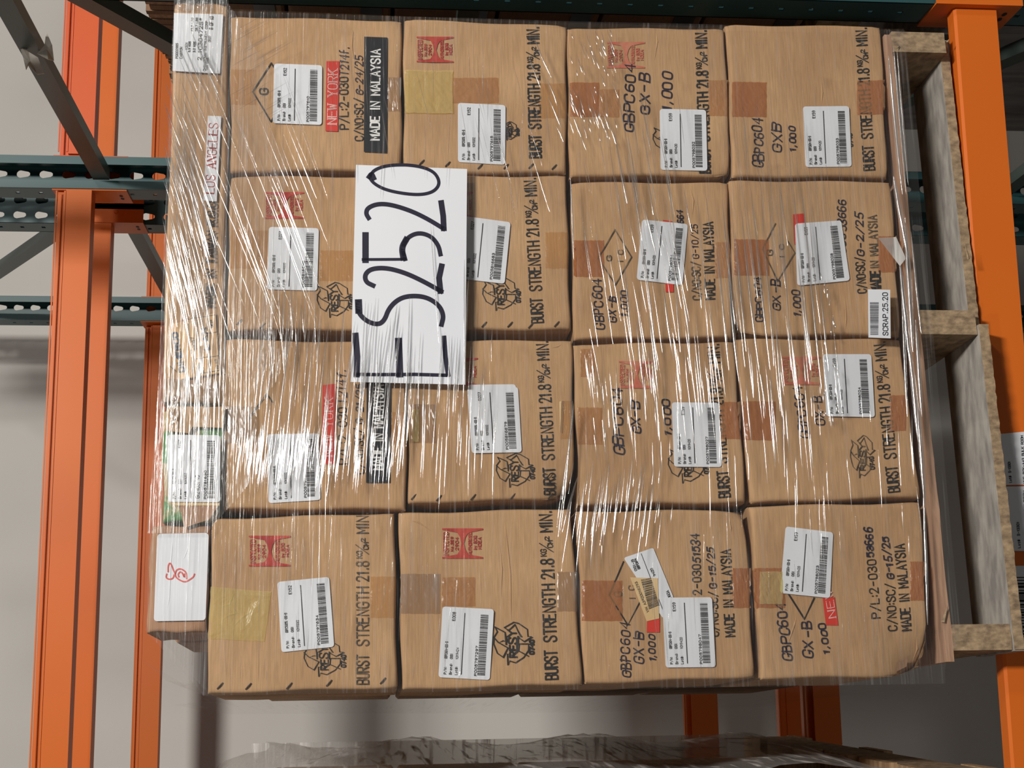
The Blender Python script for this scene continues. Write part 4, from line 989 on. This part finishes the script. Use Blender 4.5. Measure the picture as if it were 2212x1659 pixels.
link('film_layer', [wl(332, 1366, .012), wl(372, 1408, -.06), wl(398, 1440, -.05), wl(446, 1494, .010), wl(450, 1366, .012), wl(420, 1400, -.03)], [(0, 1, 5, 4), (1, 2, 5), (2, 3, 4, 5)], FILMTOP, tw, smooth=True)
RN = random.Random(99)
class Folds:
    def __init__(s): s.v = []; s.f = []
    def add(s, pts, r, off=.0225, flat=.8):
        n = len(pts); b = len(s.v); W3 = [wl(x, y, off) for x, y in pts]
        for i in range(n):
            d = (W3[min(n - 1, i + 1)] - W3[max(0, i - 1)]).normalized(); sd = d.cross(LN).normalized()
            u = i / (n - 1); e = r * (.12 + .88 * (max(0, math.sin(math.pi * u))) ** .55)
            for k in range(7):
                t = math.pi * k / 6; s.v.append(W3[i] + sd * e * math.cos(t) + LN * (e * flat * math.sin(t) - .0004))
        for i in range(n - 1):
            for k in range(6): q = b + 7 * i + k; s.f.append((q, q + 1, q + 8, q + 7))
    def line(s, x0, y0, x1, y1, r, seg=7, wob=1.0, **kw):
        pts = []; bx = RN.uniform(-wob, wob) * 2
        for i in range(seg + 1):
            u = i / seg; pts.append((x0 + (x1 - x0) * u + bx * math.sin(math.pi * u) + RN.uniform(-.25, .25) * wob, y0 + (y1 - y0) * u))
        s.add(pts, r, **kw)
    def rnd(s, n, x0, x1, y0, y1, sl, l0, l1, r0, r1, jsl=.03):
        for _ in range(n):
            x = RN.uniform(x0, x1); y = RN.uniform(y0, y1); l = RN.uniform(l0, l1); l = min(l, 1474 - y); k = sl + RN.uniform(-jsl, jsl)
            s.line(x, y, x + k * l, y + l, RN.uniform(r0, r1), seg=max(3, int(l / 22)), wob=.6)
fo = Folds()
# upper centre-left: long near-horizontal creases
for a in ((578, 720, 560, 885, 1.5), (592, 720, 575, 872, 1.5), (631, 700, 600, 930, 1.5), (651, 660, 617, 973, 1.7), (680, 690, 655, 980, 1.6), (745, 640, 722, 1000, 1.5), (790, 650, 772, 985, 1.4), (812, 640, 790, 1020, 1.3),
          (838, 700, 812, 900, 1.4), (885, 640, 871, 985, 1.6), (930, 480, 948, 740, 1.0), (1012, 600, 1000, 880, 1.3), (955, 720, 948, 870, 1.2), (1003, 560, 1003, 760, 1.6)): fo.line(*a[:4], a[4] * .001)
fo.rnd(70, 565, 900, 650, 860, -.10, 60, 210, .0006, .0013)
fo.rnd(170, 510, 740, 900, 985, -.10, 30, 110, .0005, .0011)
fo.rnd(60, 740, 880, 860, 980, -.08, 40, 110, .0005, .0010)
fo.rnd(40, 890, 1080, 700, 960, -.05, 60, 190, .0005, .0011)
fo.rnd(30, 570, 700, 560, 700, .0, 60, 150, .0004, .0008, .08)
# top carton diagonals
for i in range(70):
    y = RN.uniform(60, 640); x = 352 + RN.random() ** 1.3 * 95; k = .46 - .30 * (y / 700); l = RN.uniform(60, 210); fo.line(x, y, x + k * l, y + l, RN.uniform(.0006, .0015), off=.0235)
fo.rnd(90, 350, 420, 260, 640, .22, 30, 120, .0005, .0010, .08)
fo.rnd(40, 350, 470, 620, 800, .02, 40, 130, .0005, .0011, .10)
fo.rnd(26, 370, 385, 850, 905, -.35, 12, 34, .0006, .0011, .1)
fo.rnd(36, 430, 620, 150, 640, .38, 120, 330, .0003, .0005, .06)
for _ in range(26): y = RN.uniform(60, 260); x = 490 + RN.random() * 90; fo.line(x, y, x + 60, y - 34, .0003, off=.0235)
# right centre
for a in ((1156, 86, 1192, 169, 1.2), (1141, 121, 1168, 190, 1.2), (1182, 172, 1204, 228, 1.3), (1185, 210, 1212, 276, 1.2), (1202, 273, 1218, 311, .9), (1380, 190, 1405, 325, 1.4), (1324, 270, 1355, 440, 1.7), (1357, 293, 1378, 440, 1.5),
          (1362, 370, 1387, 520, 1.6), (1387, 520, 1420, 800, 1.7), (1336, 423, 1352, 560, 1.5), (1348, 560, 1365, 740, 1.4), (1392, 443, 1418, 552, 1.6), (1398, 380, 1411, 463, 1.3), (1432, 608, 1455, 775, 1.8), (1443, 380, 1468, 640, 1.1),
          (1552, 557, 1575, 800, 2.0), (1572, 562, 1597, 830, 2.2), (1602, 456, 1640, 800, 1.8), (1628, 456, 1664, 800, 1.7), (1683, 405, 1709, 800, 1.6), (1711, 380, 1752, 800, 1.6), (1735, 430, 1775, 840, 1.5), (1640, 800, 1655, 900, 1.2), (1664, 800, 1676, 1000, 1.6),
          (1508, 590, 1516, 668, 1.3), (1522, 594, 1530, 655, 1.3), (1477, 405, 1495, 502, 1.0), (1685, 405, 1702, 532, 1.2), (1620, 750, 1628, 860, 1.3), (1545, 760, 1560, 850, 1.0), (1706, 700, 1725, 860, 1.3), (1770, 600, 1790, 800, 1.4),
          (1500, 770, 1512, 900, 1.2), (1522, 780, 1533, 880, 1.1), (1402, 680, 1423, 860, 1.6), (1375, 690, 1392, 850, 1.4), (1560, 430, 1588, 700, 1.5), (1650, 520, 1672, 790, 1.5), (1588, 500, 1612, 760, 1.5), (1672, 640, 1690, 900, 1.4), (1456, 560, 1470, 760, 1.4), (1480, 640, 1492, 800, 1.3), (1530, 660, 1548, 800, 1.3), (1725, 560, 1748, 780, 1.4), (1752, 500, 1772, 700, 1.2), (1612, 820, 1624, 960, 1.2), (1697, 860, 1706, 980, 1.2)): fo.line(*a[:4], a[4] * .00115)
fo.rnd(70, 1225, 1330, 60, 300, .32, 10, 46, .0005, .0012, .06)
fo.rnd(60, 1250, 1480, 150, 720, .16, 60, 200, .0004, .0010)
fo.rnd(60, 1480, 1800, 380, 820, .10, 70, 240, .0004, .0010)
fo.rnd(60, 1260, 1500, 740, 960, .08, 30, 110, .0004, .0010, .06)
fo.rnd(50, 1530, 1990, 820, 1160, .06, 40, 160, .0003, .0008, .05)
fo.rnd(30, 1770, 1810, 580, 900, .05, 10, 30, .0008, .0018, .2)
# lower left of centre
for a in ((1248, 1030, 1215, 1150, 1.5), (1263, 1040, 1243, 1250, 1.6), (1277, 1050, 1262, 1200, 1.3), (1316, 1000, 1303, 1180, 1.5), (1367, 980, 1355, 1090, 1.4), (1292, 1060, 1276, 1230, 1.2), (1240, 870, 1215, 1060, 1.6), (1236, 900, 1220, 1080, 2.0), (1385, 1040, 1372, 1110, 1.2), (1410, 1045, 1395, 1180, 1.1), (1453, 1085, 1449, 1130, .9)): fo.line(*a[:4], a[4] * .001)
fo.rnd(55, 1215, 1430, 990, 1110, -.13, 40, 150, .0004, .0011)
fo.rnd(60, 480, 1000, 1100, 1460, -.03, 40, 160, .0003, .0006, .06)
fo.rnd(50, 1280, 1990, 1150, 1450, .04, 40, 160, .0003, .0006, .06)
fo.rnd(60, 520, 1200, 60, 350, .12, 60, 200, .0003, .0006, .2)
fo.rnd(60, 1560, 1900, 200, 400, .1, 60, 200, .0003, .0006, .06)
f_o = link('film_crease', fo.v, fo.f, FOLD, tw, smooth=True); f_o['kind'] = 'stuff'
ro = Folds()   # gathered ropes of film around the foot of the load
for a in ((1930, 380, 1963, 560, 4.5), (1955, 470, 1972, 760, 4.5), (1943, 560, 1968, 800, 3.6), (1963, 740, 1985, 960, 4.5), (1978, 690, 1992, 900, 3.4), (1981, 860, 1998, 1090, 4), (1948, 620, 1960, 900, 2.5), (1920, 120, 1950, 420, 3.5), (1930, 100, 1958, 420, 2.2),
          (1938, 110, 1962, 400, 2.0), (1995, 1060, 2004, 1350, 2.5), (1232, 380, 1240, 560, 1.6), (1968, 500, 1990, 720, 2.0)): ro.line(*a[:4], a[4] * .001, seg=14, off=.022)
link('film_rope', ro.v, ro.f, ROPE, tw, smooth=True)['kind'] = 'stuff'

SO = .0165
sg = thing('paper_sign', 'white paper sheet hand lettered ES2520 in thick dark marker', 'sign', wl(884, 594, .0165))
P5 = lambda x, y, o: wl(x, y, SO + o)
sheet('sign_sheet', [(769, 356), (1009, 365), (1005, 831), (757, 825)], PAPER, sg, .0, proj=P5)
ZOOM = 560 / 2212
def z6(pts, ox, oy): return chaikin([(ox + x * ZOOM, oy + y * ZOOM) for x, y in pts], 3)
V = []; F = []
def mark(pts, hw, ox=480, oy=360, sm=True):
    p = z6(pts, ox, oy) if sm else [(ox + x * ZOOM, oy + y * ZOOM) for x, y in pts]
    v, f = ribbons([p], hw * 1.08); n = len(V); V.extend(v); F.extend(tuple(i + n for i in q) for q in f)
mark([(1265, 70), (1255, 95), (1300, 150), (1400, 200), (1560, 232), (1700, 240), (1800, 215), (1850, 160), (1845, 100), (1800, 40), (1700, 0), (1560, -18), (1400, -10), (1300, 25), (1265, 70)], 3.2)   # 0
mark([(1250, 90), (1275, 55), (1295, 100)], 4.5)
mark([(1250, 440), (1225, 400), (1240, 350), (1330, 315), (1450, 325), (1620, 380), (1760, 450), (1890, 530)], 4.4); mark([(1890, 530), (1885, 420), (1868, 305)], 5.6, sm=False)   # 2
mark([(1222, 580), (1222, 800)], 6.3, sm=False); mark([(1200, 792), (1560, 790)], 2.8, sm=False); mark([(1560, 790), (1535, 700), (1570, 610), (1670, 560), (1780, 590), (1845, 670), (1862, 750)], 4.3); mark([(1545, 780), (1530, 690), (1570, 620)], 6)   # 5
mark([(1290, 1015), (1225, 985), (1215, 920), (1270, 870), (1400, 862), (1560, 905), (1720, 980), (1870, 1065)], 4.6); mark([(1862, 1065), (1850, 950), (1872, 845)], 5.6, sm=False)   # 2
mark([(1160, 1155), (1155, 1240), (1230, 1320), (1330, 1350), (1385, 1310), (1420, 1210), (1500, 1130), (1600, 1100), (1740, 1110), (1850, 1180), (1890, 1270), (1870, 1350)], 4.6); mark([(1162, 1155), (1165, 1230)], 7, sm=False)   # S
E0 = (440, 720)
mark([(1290, 350), (1500, 352), (1800, 350), (2085, 358)], 3.4, *E0, sm=False); mark([(1295, 15), (1310, 200), (1305, 355)], 6, *E0, sm=False); mark([(1662, 62), (1672, 352)], 7, *E0, sm=False); mark([(2050, 35), (2062, 200), (2085, 355)], 4.6, *E0, sm=False)   # E
decal('marker_lettering', V, F, MARKER, sg, .0005, P5)
sc = thing('barcode_sticker', 'small white sticker with barcode and SCRAP.25.20 at the lower right of the load', 'label', wl(1899, 679, .024))
P6 = lambda x, y, o: wl(x, y, .0245 + o)
sheet('sticker_sheet', [(1875, 625), (1923, 626), (1924, 731), (1876, 729)], PAPER, sc, 0, proj=P6)
V, F = barcode_quads([(1879, 653), (1898, 653), (1897, 723), (1880, 723)], 0, 1, 0, 1, 5, 34); decal('barcode', V, F, INKFADE if False else simple('grey_ink', (.12, .12, .13), .6), sc, .0005, P6)
V, F = ribbons(text_px('SCRAP.25.20', (1918, 724), (1917, 632), 10.5), .8); decal('sticker_text', V, F, INK, sc, .0005, P6)

# ------------------------------------------------------------------ neighbouring loads
def XY(s, d, z): return Vector((s, 2.2 + d, z))
src = None
for di in range(4):
    for ci in range(2):
        for k_ in range(4):
            x1 = -.205 - ci * .262
            lb = 'brown carton hidden inside the left neighbouring load' if ci else 'brown carton in the left neighbouring load, %s row, %s from the aisle' % (('bottom', 'second', 'third', 'top')[k_], ('first', 'second', 'third', 'fourth')[di])
            t, s2 = plain_carton(lb, x1 - .258, x1, .0 + di * .272, .268 + di * .272, -.838 + k_ * .262, -.576 + k_ * .262, 'cartons of the left neighbouring load', CARD, src=src, frame_=XY)
            src = src or s2
wl_ = thing('stretch_wrap', 'milky torn stretch film around the neighbouring load at the bottom edge of the photo', 'plastic film', (-.3, 2.8, -.85))
V = []; F = []; rr_ = random.Random(12); NI, NJ = 14, 60
for i in range(NI + 1):
    for j in range(NJ + 1):
        d = i / NI * 1.13; z = -.80 + j / NJ * (1.06 + .05 * math.sin(5 * d)); z = min(z, .262)
        V.append((-.160 + .010 * math.sin(17 * z + 3 * d) + rr_.uniform(-.003, .003) - .004 * (d > 1.08), 2.19 + d, z))
for i in range(NI):
    for j in range(NJ): k_ = i * (NJ + 1) + j; F.append((k_, k_ + NJ + 1, k_ + NJ + 2, k_ + 1))
MILK = film_mat('milky_torn_film', .10, .25, .42, rough=.3, bump=.8, sz=60, col=(.8, .79, .77))
link('film_layer', V, F, MILK, wl_, smooth=True)
sheet('loose_film_flap', [(1897, 514), (1936, 512), (1957, 558), (1944, 575)], MILK, tw, .024)
V = []; F = []
for i in range(13):
    for j in range(41):
        V.append((-.160 - .5 * i / 12, 3.32 + .006 * math.sin(9 * j / 40 + i), -.80 + 1.06 * j / 40))
for i in range(12):
    for j in range(40): k_ = i * 41 + j; F.append((k_, k_ + 41, k_ + 42, k_ + 1))
link('film_layer', V, F, MILK, wl_, smooth=True)
pl = thing('wooden_pallet', 'wooden pallet under the neighbouring load, at the bottom edge of the photo', 'pallet', (-.67, 2.8, -.955))
for d0 in (0, .2, .4, .6, .8, 1.0): MB().box(-1.18, -.165, 2.19 + d0, 2.19 + d0 + .14, -.857, -.840).link('deck_board', WOOD, pl)
for x0 in (-1.17, -.69, -.205): MB().box(x0, x0 + .038, 2.19, 3.33, -.940, -.857).link('stringer', WOODCUT, pl)
for d0 in (0, .5, 1.0): MB().box(-1.18, -.165, 2.19 + d0, 2.19 + d0 + .14, -.957, -.940).link('bottom_board', WOOD, pl)
# right neighbour, shade behind the frame put into its cardboard colour
src = None
for di in range(4):
    for ci in range(3):
        for k_ in range(6):
            lb = 'shade-darkened carton hidden inside the right neighbouring load' if ci else 'shade-darkened brown carton right of the near frame, %s row, %s from the aisle' % (('bottom', 'second', 'third', 'fourth', 'fifth', 'top')[k_], ('first', 'second', 'third', 'fourth')[di])
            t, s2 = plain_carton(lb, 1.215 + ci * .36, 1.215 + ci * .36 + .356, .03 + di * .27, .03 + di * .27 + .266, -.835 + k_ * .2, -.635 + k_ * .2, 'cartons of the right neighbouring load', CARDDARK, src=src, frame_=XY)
            if src is None:
                src = s2
            if ci == 0 and di in (0, 1):      # hand hole and dark print on the face towards us
                z0 = -.835 + k_ * .2; y0 = 2.23 + di * .27; n = 12
                V = [(1.2175, y0 + .135 + .028 * math.cos(a * 2 * math.pi / n), z0 + .13 + .011 * math.sin(a * 2 * math.pi / n)) for a in range(n)]
                link('hand_hole', V, [tuple(range(n))], PLATE, t)
                MB().box(1.2165, 1.2185, y0 + .02, y0 + .25, z0 + .02, z0 + .06).link('printed_panel', PLATE, t)
for zz, m in ((.365, WOODPINK),):
    t = thing('slatted_stack', 'upright brown slatted panels beyond the diagonal brace at the top photo edge', 'panels', (1.5, 2.8, .37))
    for i in range(46):
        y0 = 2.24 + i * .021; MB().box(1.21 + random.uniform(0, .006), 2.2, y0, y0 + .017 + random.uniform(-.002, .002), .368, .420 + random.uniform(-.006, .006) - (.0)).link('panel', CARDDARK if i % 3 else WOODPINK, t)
pr = thing('wooden_pallet', 'wooden pallet under the load right of the upright frame', 'pallet', (1.75, 2.75, -.955))
for d0 in (0, .2, .4, .6, .8, .98): MB().box(1.21, 2.3, 2.2 + d0, 2.2 + d0 + .14, -.855, -.840).link('deck_board', WOOD, pr)
for x0 in (1.215, 1.73, 2.25): MB().box(x0, x0 + .038, 2.2, 3.32, -.940, -.855).link('stringer', WOODCUT, pr)
for d0 in (0, .5, .98): MB().box(1.21, 2.3, 2.2 + d0, 2.2 + d0 + .14, -.957, -.940).link('bottom_board', WOOD, pr)
# lower right wrapped load standing on the floor
t = thing('wrapped_load', 'tall load in streaky film coloured shade grey, on the level below, lower right beyond the brace', 'wrapped load', (1.8, 2.65, -2.3))
V = []; F = []; NA = 120; NB = 16; ring = []
for i in range(NA):
    u = i / NA * 4; k_ = int(u); f_ = u - k_
    p = [(1.20 + 1.1 * f_, 2.25), (2.3, 2.25 + .85 * f_), (2.3 - 1.1 * f_, 3.10), (1.20, 3.10 - .85 * f_)][k_]; ring.append(p)
for j in range(NB + 1):
    z = -2.76 + (1.66) * j / NB
    for i, (x, y) in enumerate(ring):
        e = .007 * math.sin(i * 1.7 + .6 * math.sin(j * .9)) + .004 * math.sin(i * 3.1 + j * .4); V.append((x + e, y + e, z))
for j in range(NB):
    for i in range(NA): F.append((j * NA + i, j * NA + (i + 1) % NA, (j + 1) * NA + (i + 1) % NA, (j + 1) * NA + i))
F.append(tuple(range(NB * NA, (NB + 1) * NA))); F.append(tuple(reversed(range(NA))))
link('wrapped_body', V, F, SHADEWRAP, t, smooth=True)
MB().box(1.2, 2.3, 2.25, 3.1, -2.79, -2.77).link('deck_board', WOOD, t)
for x0 in (1.2, 1.73, 2.26): MB().box(x0, x0 + .04, 2.25, 3.1, ZF, -2.79).link('stringer', WOOD, t)
